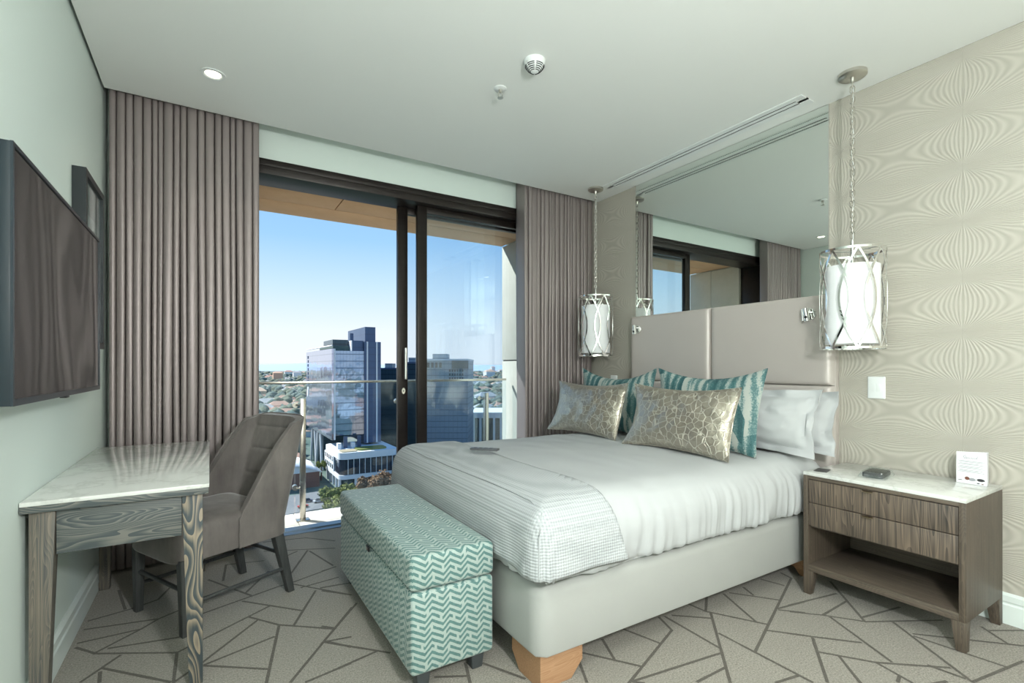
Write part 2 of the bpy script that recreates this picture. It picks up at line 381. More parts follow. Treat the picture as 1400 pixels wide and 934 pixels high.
# ---------------------------------------------------------------- room shell
XL, XR, H, YB, YW = -.53, 3.18, 2.787, -2.3, 3.80
SEG = [(-0.49,2.76,-0.41,2.66),(-0.41,2.66,-0.12,2.49),(-0.41,2.67,-0.27,2.8),(-0.27,2.8,-0.21,2.87),(-0.49,2.8,-0.27,2.8),(-0.49,2.93,-0.21,2.87),(-0.49,3.02,-0.33,3.06),(-0.33,3.06,-0.23,3.11),(-0.23,3.11,-0.18,3.27),(-0.21,2.87,-0.08,2.95),(-0.42,3.35,-0.36,3.07),(-0.37,2.68,-0.09,2.62),(-0.42,2.45,-0.32,2.59),(-0.37,2.52,-0.13,2.27),(-0.37,2.49,-0.36,2.41),(-0.12,2.27,-0.12,2.49),(-0.12,2.49,0.25,2.73),(-0.12,2.26,-0.03,2.35),(-0.03,2.35,0.19,2.61),(-0.02,2.33,0.24,2.41),(-0.03,2.33,0.2,2.16),(0.18,2.07,0.27,2.5),(0.16,2.66,0.27,2.51),(0.27,2.51,0.48,2.34),(0.33,2.47,0.48,2.79),(0.14,2.86,0.38,2.6),(-0.03,2.82,0.32,2.95),(-0.01,3.25,0.18,2.91),(0.16,2.96,0.29,3.2),(0.06,3.19,0.08,3.44),(0.08,3.44,0.28,3.39),(0.4,3.1,0.54,3.43),(0.38,2.96,0.63,3.06),(0.55,3.41,0.63,3.09),(0.38,2.95,0.63,2.64),(0.42,2.87,0.62,2.9),(0.51,2.81,0.66,2.79),(0.26,2.03,0.6,2.5),(0.43,2.25,0.53,2.23),(0.44,2.24,0.51,2.15),(0.31,2.0,0.48,2.03),(0.3,3.56,0.7,3.38),(0.31,3.75,0.57,3.69),(0.57,3.69,0.73,3.52),(0.32,2.95,0.38,2.96),(0.4,3.39,0.48,3.45),(1.29,1.58,1.22,1.44),(1.32,1.61,1.47,1.4),(1.47,1.63,1.41,1.49),(1.61,1.64,1.66,1.48),(1.35,1.35,1.79,1.52),(1.83,1.63,1.79,1.52),(1.86,1.62,1.85,1.32),(1.9,1.61,2.04,1.49),(2.06,1.65,2.07,1.55),(2.28,1.7,2.07,1.55),(2.07,1.55,2.21,1.32),(2.08,1.53,1.68,1.15),(2.31,1.62,2.19,1.37),(2.35,1.61,2.49,1.43),(2.47,1.61,2.43,1.53),(1.95,1.22,2.81,1.54),(2.65,1.62,2.68,1.51),(2.83,1.61,2.81,1.54),(2.4,1.38,2.58,1.35),(2.39,1.37,2.47,1.29),(2.16,1.29,2.26,1.18),(1.95,1.39,1.95,1.02),(1.38,1.35,1.83,1.29),(1.37,1.35,1.4,1.32),(1.58,1.22,1.75,1.22),(1.83,1.06,1.94,1.04),(2.48,1.37,2.82,1.31),(2.95,1.4,2.63,1.1),(2.52,1.23,2.77,1.24),(2.42,1.33,2.52,1.23),(2.52,1.23,2.63,1.09),(2.63,1.09,2.95,0.91),(2.66,1.12,2.93,1.07),(2.53,1.2,2.36,0.89),(2.22,1.22,2.41,1.02),(2.27,1.15,2.0,0.96),(2.18,1.08,2.3,0.92),(2.3,0.92,2.51,0.75),(2.22,1.02,2.1,0.89),(2.3,0.92,2.27,0.79),(2.73,1.02,2.47,0.67),(2.69,0.93,2.98,0.64),(2.67,0.92,2.71,0.63),(2.47,0.67,2.82,0.61),(3.03,0.79,2.94,0.68),(3.02,0.76,3.15,0.68),(1.95,1.07,1.95,0.99),(2.27,0.83,2.23,0.82),(0.56,3.04,0.64,3.06),(0.52,2.81,0.61,2.8),(0.51,2.77,0.61,2.66),(0.41,2.24,0.63,2.53),(0.42,2.25,0.64,2.02),(0.37,2.01,0.6,2.06),(0.74,1.77,0.85,1.71),(0.88,1.79,0.84,1.67),(0.94,1.75,1.03,1.58),(0.44,2.39,0.48,2.35)]
def floor():
    m = MB(); m.box((XL-.1, YB, -.12), (XR+.1, YW, 0.0)); m.cur = 1
    rnd = random.Random(3); segs = list(SEG)
    for k in range(34):                                  # the pattern goes on towards the back of the room
        x = rnd.uniform(XL, XR-.3); y = rnd.uniform(YB+.2, .75); a = rnd.uniform(0, PI); L = rnd.uniform(.35, .9)
        segs.append((x, y, x+L*math.cos(a), min(y+L*math.sin(a), .8)))
    for i, (x0, y0, x1, y1) in enumerate(segs):
        x0, x1 = (min(max(q, XL+.02), XR-.02) for q in (x0, x1))
        d = Vector((x1-x0, y1-y0, 0)); L = d.length
        if L < .02: continue
        d /= L; nrm = Vector((-d.y, d.x, 0))*.0062; e = d*.004; z = .0009+.000004*i
        a = Vector((x0, y0, z))-e; b = Vector((x1, y1, z))+e
        n = max(2, int(L/.04)); p = []; q = []
        for j in range(n+1):
            c = a.lerp(b, j/n); wv = 1+.22*nz(c.x*40, c.y*40, i)
            p.append(c+nrm*wv); q.append(c-nrm*wv)
        m.add(p+q, [(j, n+1+j, n+2+j, j+1) for j in range(n)])
    o = m.build('floor', [M['carpet'], M['carpet_line']], recalc=False); struct(o, 'grey brown carpet with dark criss-cross lines')
floor()
struct(MB().box((XL-.12, YB-.1, 0), (XL, YW+.02, 3.0)).build('wall_left', M['wall']), 'pale mint painted wall')
struct(MB().box((XR, YB-.1, 0), (XR+.12, YW+.02, 3.0)).build('wall_right', M['wallpaper']), 'beige wallpaper embossed with curved lines')
struct(MB().box((XL-.12, YB-.1, 0), (XR+.12, YB, 3.0)).build('wall_back', M['back_wall']))
m = MB()
m.box((XL+.016, YB, H), (XR-.004, 3.58, 2.96)); m.box((XL-.1, YB, 2.96), (XR+.1, 4.08, 3.02))
struct(m.build('ceiling', M['ceiling']), 'white plaster ceiling')
# wall over the sliding door and its side piers
m = MB(); m.box((XL, YW+.0, 2.65), (XR, 4.07, 2.97)); m.box((XL, YW, -.16), (.10, 4.07, 2.65)); m.box((2.73, YW, -.16), (XR, 4.07, 2.65))
struct(m.build('wall_window', M['wall']), 'white wall over the sliding door')
def baseboard(name, pts):       # pts: wall side x, inward sign, y0, y1
    x, s, y0, y1 = pts; prof = [(0,0),(.018,0),(.018,.088),(.013,.094),(.013,.10),(.017,.106),(.017,.132),(.006,.142),(0,.142)]
    m = MB(); n = len(prof)
    m.add([(x+s*a, y0, b+.001) for a, b in prof]+[(x+s*a, y1, b+.001) for a, b in prof],
          [(i, (i+1) % n, n+(i+1) % n, n+i) for i in range(n)]+[tuple(range(n)), tuple(range(2*n-1, n-1, -1))])
    return struct(m.build(name, M['white_trim']), 'white moulded skirting board')
baseboard('baseboard_left', (XL+.0005, 1, YB+.01, 3.40)); baseboard('baseboard_right', (XR-.0005, -1, YB+.01, 3.55))

# ---------------------------------------------------------------- sliding door and balcony
win = thing('window_1', 'dark bronze sliding door open to the balcony', None); win['kind'] = 'structure'
def p(name, mat, parent, *boxes, bevel=0, **k):
    m = MB()
    for a, b in boxes: m.box(a, b)
    return m.build(name, mat, parent, bevel=bevel, **k)
p('head_frame', M['alu'], win, ((.10, 3.795, 2.546), (2.73, 4.065, 2.649)), bevel=.003)
p('head_fascia', M['alu'], win, ((.10, 3.788, 2.60), (2.73, 3.794, 2.647)), bevel=.001)
p('jamb', M['alu'], win, ((.10, 3.80, 0), (.17, 4.06, 2.545)), bevel=.002)
p('jamb', M['alu'], win, ((2.66, 3.80, 0), (2.73, 4.06, 2.545)), bevel=.002)
p('threshold_track', M['track'], win, ((.17, 3.80, -.14), (2.66, 3.925, .006)), ((.17, 3.925, -.14), (2.66, 4.06, -.02)), ((.17, 3.86, .006), (2.66, 3.866, .014)))
def panel(x0, x1, y, handle):
    st = .084
    a = p('door_stile', M['alu'], win, ((x0, y-.022, .015), (x0+st, y+.022, 2.544)), bevel=.002)
    p('door_stile', M['alu'], win, ((x1-st, y-.022, .015), (x1, y+.022, 2.544)), bevel=.002)
    p('door_rail', M['alu'], win, ((x0+st, y-.022, 2.49), (x1-st, y+.022, 2.544)), bevel=.002)
    p('door_rail', M['alu'], win, ((x0+st, y-.022, .015), (x1-st, y+.022, .09)), bevel=.002)
    p('glass_pane', M['glass'], win, ((x0+st-.005, y-.003, .085), (x1-st+.005, y+.003, 2.495)))
    if handle:
        hx = x0+.050
        m = MB().tube([(hx, y-.070, 1.10), (hx, y-.070, 1.36)], .011, 12)
        m.tube([(hx, y-.022, 1.14), (hx, y-.070, 1.14)], .006, 8).tube([(hx, y-.022, 1.32), (hx, y-.070, 1.32)], .006, 8)
        m.build('pull_handle', M['chrome'], a, smooth=40)
        e = MB().lathe([(0, -.0285), (.015, -.0285), (.017, -.022)], (hx-.004, y, 1.0), 20, 'y')
        e.v = [(q[0], q[1], 1.0+(q[2]-1.0)*1.7) for q in e.v]
        k = e.build('lock_escutcheon', M['chrome'], a, smooth=40)
        MB().lathe([(0, -.030), (.006, -.030), (.006, -.0285)], (hx-.004, y, 1.0), 12, 'y').build('keyhole', M['black'], a)
panel(1.333, 2.65, 4.005, True); panel(1.462, 2.658, 3.893, False)

ter = thing('balcony', 'concrete balcony beyond the sliding door', None); ter['kind'] = 'structure'
BF, BY_, BXL, BXR = -.144, 4.87, .20, 2.862      # floor, outer edge, side walls
p('slab', M['concrete'], ter, ((BXL-.3, 3.93, BF-.3), (BXR+.3, BY_+.01, BF-.023)))
for i in range(6):      # paving slabs
    x0 = BXL+.004+i*.443
    p('paving_tile', M['terrace'], ter, ((x0+.003, 4.075, BF-.022), (x0+.440, 4.50, BF)), bevel=.002)
    p('paving_tile', M['terrace'], ter, ((x0+.003, 4.506, BF-.022), (x0+.440, BY_, BF)), bevel=.002)
fz = 2.588
for x0, x1 in ((BXL+.004, .932), (.941, BXR-.006)):
    p('soffit_board', M['soffit'], ter, ((x0, 4.072, fz), (x1, 4.508, fz+.03)), bevel=.001)
p('soffit_edge_board', M['soffit'], ter, ((BXL+.004, 4.517, fz), (BXR-.006, BY_, fz+.03)), bevel=.001)
p('roof_slab', M['concrete'], ter, ((BXL-.3, 4.072, fz+.031), (BXR+.3, BY_+.01, 3.05)))
for z0, z1 in ((BF, 1.268), (1.281, fz-.006)):
    for y0, y1 in ((4.072, 4.508), (4.514, BY_)):
        p('fin_panel', M['concrete'], ter, ((BXR, y0, z0), (BXR+.25, y1, z1)), bevel=.002) if y0 < 4.2 else None
        p('fin_panel', M['concrete'], ter, ((BXL-.25, y0, z0), (BXL, y1, z1)), bevel=.002)
    p('fin_panel', M['concrete'], ter, ((BXR, 4.508, z0), (BXR+.25, BY_, z1)), bevel=.002)
p('fin_backing', M['dark_slot'], ter, ((BXR+.01, 4.08, 1.2), (BXR+.24, BY_-.01, 1.3)), ((BXL-.24, 4.08, 1.2), (BXL-.01, BY_-.01, 1.3)))
rail = thing('balustrade', 'glass balcony railing with steel posts and slim handrail', 'railing', (0, 4.70, BF))
MB().box((BXL+.002, -.015, 1.195), (2.81, .015, 1.219)).build('handrail', M['steel'], rail, bevel=.003)
for x0, x1 in ((BXL+.004, .63), (.637, 1.56), (1.567, 2.47), (2.477, 2.81)):
    p('glass_panel', M['glass_rail'], rail, ((x0, -.006, .05), (x1, .006, 1.195)))
for x in (.690, 1.61, 2.520):
    post = p('post', M['steel'], rail, ((x-.023, -.092, .001), (x+.023, -.048, 1.07)), bevel=.004)
    p('foot_plate', M['steel'], post, ((x-.055, -.115, .0005), (x+.055, -.025, .008)), bevel=.002)
    for z in (.28, 1.01):
        MB().lathe([(0,-.03),(.024,-.03),(.024,-.006),(.024,.012),(0,.012)], (x-.055, 0, z), 16, 'y').build('glass_clamp', M['steel'], post, smooth=40)
        MB().tube([(x-.055, -.018, z), (x-.005, -.065, z)], .008, 8).build('clamp_arm', M['steel'], post, smooth=40)

# ---------------------------------------------------------------- curtains
def curtain(x0, x1, n, seed, label, lean):
    SH = 22; NU = n*SH+1; NV = 22; ph = random.Random(seed)
    widths = [ph.uniform(.7, 1.4) for _ in range(n)]; tot = sum(widths); cum = [0]
    for q in widths: cum.append(cum[-1]+q/tot)
    amps = [ph.uniform(.75, 1.2) for _ in range(n)]; gaps = [ph.uniform(.30, .46) for _ in range(n)]
    def fn(u, v):
        k = min(int(u*n+1e-9), n-1); f = u*n-k; g = gaps[k]*(.85+.4*(1-v)*abs(nz(k*.7+seed, v*1.5)))
        t = cum[k]+(cum[k+1]-cum[k])*f
        z = .022+v*(2.93-.022); drop = 1-v
        drift = (.030*nz(t*3.3+seed, drop*1.2)+.014*nz(k*1.7+seed, drop*1.6))*drop**1.3+lean*drop*(t-.5)
        e = min(1, 6*min(t, 1-t)); x = x0+(x1-x0)*t+drift*e
        c = abs(f-.5)/.5                                  # 1 at the valley, 0 on the crest
        wall = min(1, max(0, (c-(1-g))/g)); wall = wall*wall*(3-2*wall)
        y = 3.652-.034*amps[k]*math.sqrt(max(0, 1-c*c))+.105*amps[k]*wall+.012*nz(t*13+seed, drop*2.1)
        x -= .006*math.sin(2*PI*f)*(cum[k+1]-cum[k])*n
        return (x, y, z)
    m = MB().grid(fn, NU, NV)
    o = m.build('curtain', M['curtain'], smooth=180, solid=.003)
    return tag(o, label, 'curtain', 'full height taupe curtains')
curtain(-.50, .275, 19, 3, 'pleated taupe curtain hanging behind the desk', .0)
curtain(2.36, 3.14, 18, 11, 'pleated taupe curtain hanging beside the headboard wall', .0)

# ---------------------------------------------------------------- mirror, ceiling fittings
mi = thing('wall_mirror', 'large wall mirror above the leather headboard', 'mirror', (XR, 2.295, 1.64))
MB().box((-.010, -.778, -.15), (-.002, .785, 1.143)).build('mirror_glass', M['mirror'], mi)
MB().box((-.0105, -.783, -.15), (-.0015, -.778, 1.143)).build('edge_strip', M['chrome'], mi)
MB().box((-.0105, .785, -.15), (-.0015, .79, 1.143)).build('edge_strip', M['chrome'], mi)

d = thing('ceiling_air_diffuser', 'long white slot air diffuser in the ceiling along mirror', 'vent', (0, 0, H))
p('frame', M['white_plastic'], d, ((2.925, 1.545, -.006), (2.965, 3.24, -.0005)), ((2.981, 1.545, -.006), (3.004, 3.24, -.0005)), ((3.020, 1.545, -.006), (3.062, 3.24, -.0005)),
  ((2.965, 1.545, -.006), (3.02, 1.60, -.0005)), ((2.965, 3.17, -.006), (3.02, 3.24, -.0005)))
p('slot', M['dark_slot'], d, ((2.966, 1.60, -.002), (2.980, 3.17, -.0005))); p('slot', M['dark_slot'], d, ((3.005, 1.60, -.002), (3.019, 3.17, -.0005)))

d = thing('recessed_downlight', 'lit round downlight in ceiling above the left curtain', 'downlight', (.012, 3.107, H))
MB().lathe([(.060,-.0005),(.060,-.005),(.046,-.007),(.040,-.003),(.038,-.0008)], n=40).build('trim_ring', M['white_plastic'], d, smooth=50)
em = NT('lit downlight lens'); em.fin(Base_Color=(1,.95,.8), Emission_Color=(1,.93,.74), Emission_Strength=6.0)
MB().lathe([(0,-.0012),(.038,-.0012)], n=32).build('lens', em.m, d)
lamp('downlight_bulb', 'SPOT', (.012, 3.107, H-.02), 8, (1,.9,.75), spot_size=1.9, spot_blend=.8, shadow_soft_size=.04)
for i, (x, y) in enumerate(((.7, .2), (2.2, .2), (.7, -1.3), (2.2, -1.3))):      # added fill downlights behind the camera, none of them in view
    d = thing('recessed_downlight', ('added unseen downlight just behind the camera on the television side', 'added unseen downlight just behind the camera on the wallpaper side', 'added unseen downlight at the back of the room on the television side', 'added unseen downlight at the back of the room on the wallpaper side')[i], 'downlight', (x, y, H), group='added fill downlights behind the camera')
    MB().lathe([(.060,-.0005),(.060,-.005),(.046,-.007),(.040,-.003),(.038,-.0008)], n=32).build('trim_ring', M['white_plastic'], d, smooth=50)
    MB().lathe([(0,-.0012),(.038,-.0012)], n=24).build('lens', em.m, d)
    lamp('downlight_bulb', 'SPOT', (x, y, H-.02), 20, (1,.96,.90), spot_size=2.3, spot_blend=.9, shadow_soft_size=.05)

d = thing('smoke_detector', 'white dome smoke detector with slotted grille on ceiling', 'smoke detector', (1.43, 2.10, H))
MB().lathe([(.056,-.0005),(.056,-.014),(.050,-.020)], n=36).build('base', M['white_plastic'], d, smooth=50)
MB().lathe([(.050,-.018),(.049,-.028),(.040,-.042),(.026,-.054),(.014,-.060),(0,-.061)], n=36).build('dome', M['white_plastic'], d, smooth=60)
for r, z in ((.0475,-.031),(.0435,-.038),(.0375,-.0455),(.030,-.0515),(.0225,-.0565)):
    for k in range(6):
        a0 = k*PI/3+.1; m = MB()
        m.tube([((r+.0008)*math.cos(a0+j*(PI/3-.2)/8), (r+.0008)*math.sin(a0+j*(PI/3-.2)/8), z) for j in range(9)], .0021, 6)
        m.build('grille_slot', M['black'], d, smooth=40)
d = thing('fire_sprinkler', 'small sprinkler head with round ceiling plate', 'sprinkler', (1.405, 2.41, H))
MB().lathe([(.036,-.0005),(.036,-.005),(.030,-.009),(.008,-.010)], n=28).build('escutcheon', M['white_plastic'], d, smooth=50)
MB().lathe([(.010,-.009),(.010,-.024),(.006,-.028),(0,-.028)], n=14).build('nozzle', M['nickel'], d, smooth=40)
m = MB()
for s in (-1, 1): m.tube([(s*.009,0,-.022),(s*.013,0,-.036),(s*.003,0,-.052)], .0025, 6)
m.build('frame_arm', M['nickel'], d, smooth=40)
MB().lathe([(0,-.052),(.015,-.052),(.017,-.055),(0,-.055)], n=16).build('deflector', M['nickel'], d, smooth=40)

# ---------------------------------------------------------------- left wall: tv and picture
tv = thing('television', 'large flat television mounted on the left wall', 'television', (-.44, 2.359, 1.444))
MB().box((-.036, -.590, -.347), (-.002, .590, .347)).build('casing', M['tv_body'], tv, bevel=.003)
m = MB(); b_, hw, hh = .011, .590, .347
m.box((-.004,-hw,-hh),(.002,-hw+b_,hh)); m.box((-.004,hw-b_,-hh),(.002,hw,hh)); m.box((-.004,-hw+b_,hh-b_),(.002,hw-b_,hh)); m.box((-.004,-hw+b_,-hh),(.002,hw-b_,-hh+.018))
m.build('bezel', M['tv_body'], tv)
MB().add([(-.0015,-.580,-.330),(-.0015,.580,-.330),(-.0015,.580,.337),(-.0015,-.580,.337)], [(0,1,2,3)]).build('screen', M['screen'], tv)
MB().box((-.02,-.02,-.355),(0,.02,-.347)).build('sensor', M['black'], tv, bevel=.002)
MB().box((-.0885,-.2,-.2),(-.036,.2,.2)).build('wall_bracket', M['black'], tv)
pf = thing('picture_frame', 'deep black picture frame on wall behind the television', 'picture', (XL+.001, 3.12, 1.70))
b_, hw, hh = .030, .222, .405; m = MB()
m.box((0,-hw,-hh),(.05,-hw+b_,hh)); m.box((0,hw-b_,-hh),(.05,hw,hh)); m.box((0,-hw+b_,hh-b_),(.05,hw-b_,hh)); m.box((0,-hw+b_,-hh),(.05,hw-b_,-hh+b_))
m.build('frame', M['frame_black'], pf)
MB().box((.026,-hw+b_,-hh+b_),(.036,hw-b_,hh-b_)).build('mount_board', plain('grey mount', (.34,.35,.33), .4), pf)
m = MB().box((.036,-.115,-.22),(.0375,.115,.22)); m.v = [(a, b, c) for a, b, c in m.v]
m.build('print', M['picture'], pf)
p('glazing', M['glass_rail'], pf, ((.039,-hw+b_,-hh+b_),(.0405,hw-b_,hh-b_)))

# ---------------------------------------------------------------- desk and chair
dk = thing('desk', 'grey stained wood desk with pale quartz top', 'desk', (XL+.003, 2.18, 0))
MB().box((0, 0, .745), (.523, 1.28, .760)).build('desktop', M['quartz'], dk, bevel=.002)
MB().box((.0, .002, .7215), (.521, 1.278, .7445)).build('top_frame', M['desk_x'], dk, bevel=.0015)
L0 = .018; L1 = .502
for y0, y1, s in ((.022, .084, 1), (1.196, 1.258, -1)):
    lm = M['desk_fig']
    yb = (y0, y1-.018) if s > 0 else (y0+.018, y1)
    MB().taper((L0, L0+.044, *yb), (L0, L0+.066, y0, y1), .0005, .7212).build('leg', M['desk_z'], dk, bevel=.0015)
    MB().taper((L1-.044, L1, *yb), (L1-.066, L1, y0, y1), .0005, .7212).build('leg', lm, dk, bevel=.0015)
    ya = y0+.008
    p('end_apron', M['desk_x'], dk, ((L0+.0665, ya, .570), (L1-.0665, ya+.022, .7212)), bevel=.001)
p('side_apron', M['desk_y'], dk, ((L1-.030, .085, .635), (L1-.010, 1.195, .7212)), bevel=.001)
p('back_apron', M['desk_y'], dk, ((L0+.010, .085, .570), (L0+.030, 1.195, .7212)), bevel=.001)

ch = thing('desk_chair', 'taupe velvet chair with curved back pulled up to the desk', 'chair', (.024, 2.934, 0), math.atan2(-.46, -.887))
# local: +x forward, y sideways
def ubend(a):        # plan path of the back shell, a 0..1 from one wing round the back to the other
    hw, fx, bx, r = .250, .020, -.262, .095
    straight = fx-bx-r; arc = PI/2*r; back = 2*(hw-r); tot = 2*straight+2*arc+back; s = a*tot
    if s < straight: return Vector((fx-s, hw)), Vector((0, 1))
    s -= straight
    if s < arc: t = s/r; return Vector((bx+r-r*math.sin(t), hw-r+r*math.cos(t))), Vector((-math.sin(t), math.cos(t)))
    s -= arc
    if s < back: return Vector((bx, hw-r-s)), Vector((-1, 0))
    s -= back
    if s < arc: t = s/r; return Vector((bx+r-r*math.cos(t), -(hw-r)-r*math.sin(t))), Vector((-math.cos(t), -math.sin(t)))
    s -= arc
    return Vector((bx+r+s, -hw)), Vector((0, -1))
def topz(q):
    k = min(max((.020-q.x)/.200, 0), 1); k = k*.75+k*k*(3-2*k)*.25
    return .49+.44*k-.030*abs(q.y/.25)**5
def shell(inner):
    def fn(a, b):
        q, n = ubend(a); zt = topz(q); z0 = .325; z = z0+(zt-z0)*b
        if inner: 
            th = .052 if b > .02 else .052
            z = z0+(zt-.004-z0)*b
            g = 0
            for gz in (.60, .735, .86): g += math.exp(-((z-gz)/.0075)**2)
            puff = .009*(1-min(g, 1))+.002 if abs(q.y) < .2 else .004
            q = q-n*(th+puff-.010)
        lean = max(0, z-.40); k = min(1, max(0, (.05-q.x)/.25))
        x = q.x-lean*.24*k-(.03*(max(0,.45-z)/.12)*-1 if False else 0)
        y = q.y*(1-.04*max(0, (z-.6))/.33)
        return (x, y, z)
    return fn
m = MB(); NU, NV = 49, 74
m.grid(shell(False), NU, NV); m.grid(shell(True), NU, NV)
o2 = NU*NV
m.f += [((NV-1)*NU+i, (NV-1)*NU+i+1, o2+(NV-1)*NU+i+1, o2+(NV-1)*NU+i) for i in range(NU-1)]
m.f += [(i, i+1, o2+i+1, o2+i) for i in range(NU-1)]
m.f += [(j*NU, (j+1)*NU, o2+(j+1)*NU, o2+j*NU) for j in range(NV-1)] + [(j*NU+NU-1, (j+1)*NU+NU-1, o2+(j+1)*NU+NU-1, o2+j*NU+NU-1) for j in range(NV-1)]
m.m = [0]*len(m.f)
bk = m.build('backrest', M['velvet'], ch, smooth=60)
sh = shell(False); si = shell(True)
pts = [Vector(sh(i/60, 1)).lerp(Vector(si(i/60, 1)), .15)+Vector((0,0,.002)) for i in range(61)]
MB().tube([Vector(sh(0, b/8)) for b in range(8)]+pts+[Vector(sh(1, 1-b/8)) for b in range(1, 9)], .0045, 8).build('piping', M['velvet'], bk, smooth=60)
def seatfn():
    m = MB(); N = 28; rings = []
    def rr(t, hx0, hx1, hy, r):   # rounded rect
        a = t*2*PI; c, s_ = math.cos(a), math.sin(a); e = .32
        x = math.copysign(abs(c)**e, c); y = math.copysign(abs(s_)**e, s_)
        return ((hx0+hx1)/2+x*(hx1-hx0)/2, y*hy)
    prof = [(.018,.322),(.004,.325),(0,.335),(0,.42),(.001,.455),(.008,.478),(.025,.492),(.07,.499),(.14,.503),(.22,.504)]
    n = 72
    vs_ = []
    for ins, z in prof:
        for i in range(n):
            x, y = rr(i/n, -.215+ins, .30-ins, .242-ins if ins < .2 else .01, .05)
            taper = 1-.06*max(0, -(x)/.3)
            vs_.append((x, y*taper, z+(.012*nz(x*7, y*7, 3) if z > .47 else 0)))
    fs = []
    for j in range(len(prof)-1):
        for i in range(n): fs.append((j*n+i, j*n+(i+1) % n, (j+1)*n+(i+1) % n, (j+1)*n+i))
    fs += [tuple((len(prof)-1)*n+i for i in range(n)), tuple(range(n-1, -1, -1))]
    return m.add(vs_, fs)
seatfn().build('seat', M['velvet'], ch, smooth=60)
FL = []
for s in (-1, 1):
    MB().taper((.236, .268, s*.222-.016, s*.222+.016), (.232, .276, s*.216-.022, s*.216+.022), .0005, .34).build('leg', M['dark_wood'], ch, bevel=.003)
    MB().taper((-.285, -.250, s*.222-.016, s*.222+.016), (-.222, -.170, s*.205-.024, s*.205+.024), .0005, .345).build('leg', M['dark_wood'], ch, bevel=.003)
    MB().tube([(-.262, s*.220, .135), (.252, s*.220, .135)], .010, 10).build('stretcher', M['dark_wood'], ch, smooth=40)
MB().tube([(-.248, -.205, .20), (-.248, .205, .20)], .010, 10).build('stretcher', M['dark_wood'], ch, smooth=40)
MB().tube([(.252, -.215, .20), (.252, .215, .20)], .010, 10).build('stretcher', M['dark_wood'], ch, smooth=40)

# ---------------------------------------------------------------- bench
be = thing('storage_bench', 'teal chevron storage bench at the foot of bed', 'bench', (.62, 1.70, 0))
BW, BL = .343, 1.15
MB().box((0, .004, .068), (BW, BL-.004, .372)).build('body', M['chevron'], be, bevel=.016, seg=3)
lid = MB().box((-.004, 0, .376), (BW+.003, BL, .508)).build('lid', M['chevron'], be, bevel=.022, seg=4)
for x in (.03, BW-.085):
    for y in (.03, BL-.085):
        MB().taper((x+.006, x+.05, y+.006, y+.05), (x, x+.056, y, y+.056), .0005, .068).build('foot', M['rubber'], be, bevel=.003)
lt = MB().box((-.012, .53, .362), (-.0045, .575, .384)).build('pull_tab', M['black'], be, bevel=.002)
MB().box((-.0135, .545, .368), (-.012, .560, .378)).build('tab_stitch', M['nickel'], lt)

# ---------------------------------------------------------------- bed
BX0, BX1, BY0, BY1 = 1.02, 3.075, 1.47, 3.06
def rrect(t, x0, x1, y0, y1, r):
    """point and outward normal on a rounded rectangle, t 0..1 starting at the middle of the head side"""
    w, l = x1-x0-2*r, y1-y0-2*r; per = 2*(w+l)+2*PI*r; s = (t % 1)*per
    segs = [(l/2, (x1, (y0+y1)/2), (0,-1), (1,0)), (PI/2*r, (x1-r, y0+r), 0, None), (w, (x1-r, y0), (-1,0), (0,-1)), (PI/2*r, (x0+r, y0+r), 1, None),
            (l, (x0, y0+r), (0,1), (-1,0)), (PI/2*r, (x0+r, y1-r), 2, None), (w, (x0+r, y1), (1,0), (0,1)), (PI/2*r, (x1-r, y1-r), 3, None), (l/2+1e-6, (x1, y1-r), (0,-1), (1,0))]
    for L, q, d_, n in segs:
        if s <= L:
            if n is not None: return (q[0]+d_[0]*s, q[1]+d_[1]*s), n
            a = [0, -PI/2, PI, PI/2][d_]-s/r
            return (q[0]+r*math.cos(a), q[1]+r*math.sin(a)), (math.cos(a), math.sin(a))
        s -= L
    return (x1, (y0+y1)/2), (1, 0)
def shellbox(x0, x1, y0, y1, r, prof, n, disp=None, cap=False):
    """prof: list of (inset, z); closed shell whose rings shrink by the inset"""
    vs_ = []; cx, cy = (x0+x1)/2, (y0+y1)/2
    for ins, z in prof:
        for i in range(n):
            g = min(ins, .14); (x, y), nn = rrect(i/n, x0+g, x1-g, y0+g, y1-g, max(r-g, .006))
            if ins <= .14: px, py = x, y
            else:
                k = (ins-.14)/(1-.14); bx, by = x, y
                sx = cx+max(-(x1-x0-(y1-y0))/2, min((x1-x0-(y1-y0))/2, bx-cx)) if (x1-x0) > (y1-y0) else cx
                px, py = bx+(sx-bx)*k, by+(cy-by)*k
            P = Vector((px, py, z))
            if disp: P = disp(P, nn, ins)
            vs_.append(P)
    fs = [(j*n+i, j*n+(i+1) % n, (j+1)*n+(i+1) % n, (j+1)*n+i) for j in range(len(prof)-1) for i in range(n)]
    if cap: fs.append(tuple(range(n-1, -1, -1)))
    fs.append(tuple((len(prof)-1)*n+i for i in range(n)))
    return MB().add(vs_, fs)
bed = thing('bed', 'upholstered pale grey bed base on wooden block feet', 'bed', (0, 0, 0))
prof = [(.02,.122),(.004,.126),(0,.14),(0,.34),(.004,.365),(.018,.380),(.05,.385),(.4,.386)]
shellbox(BX0, BX1, BY0, BY1, .045, prof, 160, cap=True).build('base', M['lining'], bed, smooth=50)
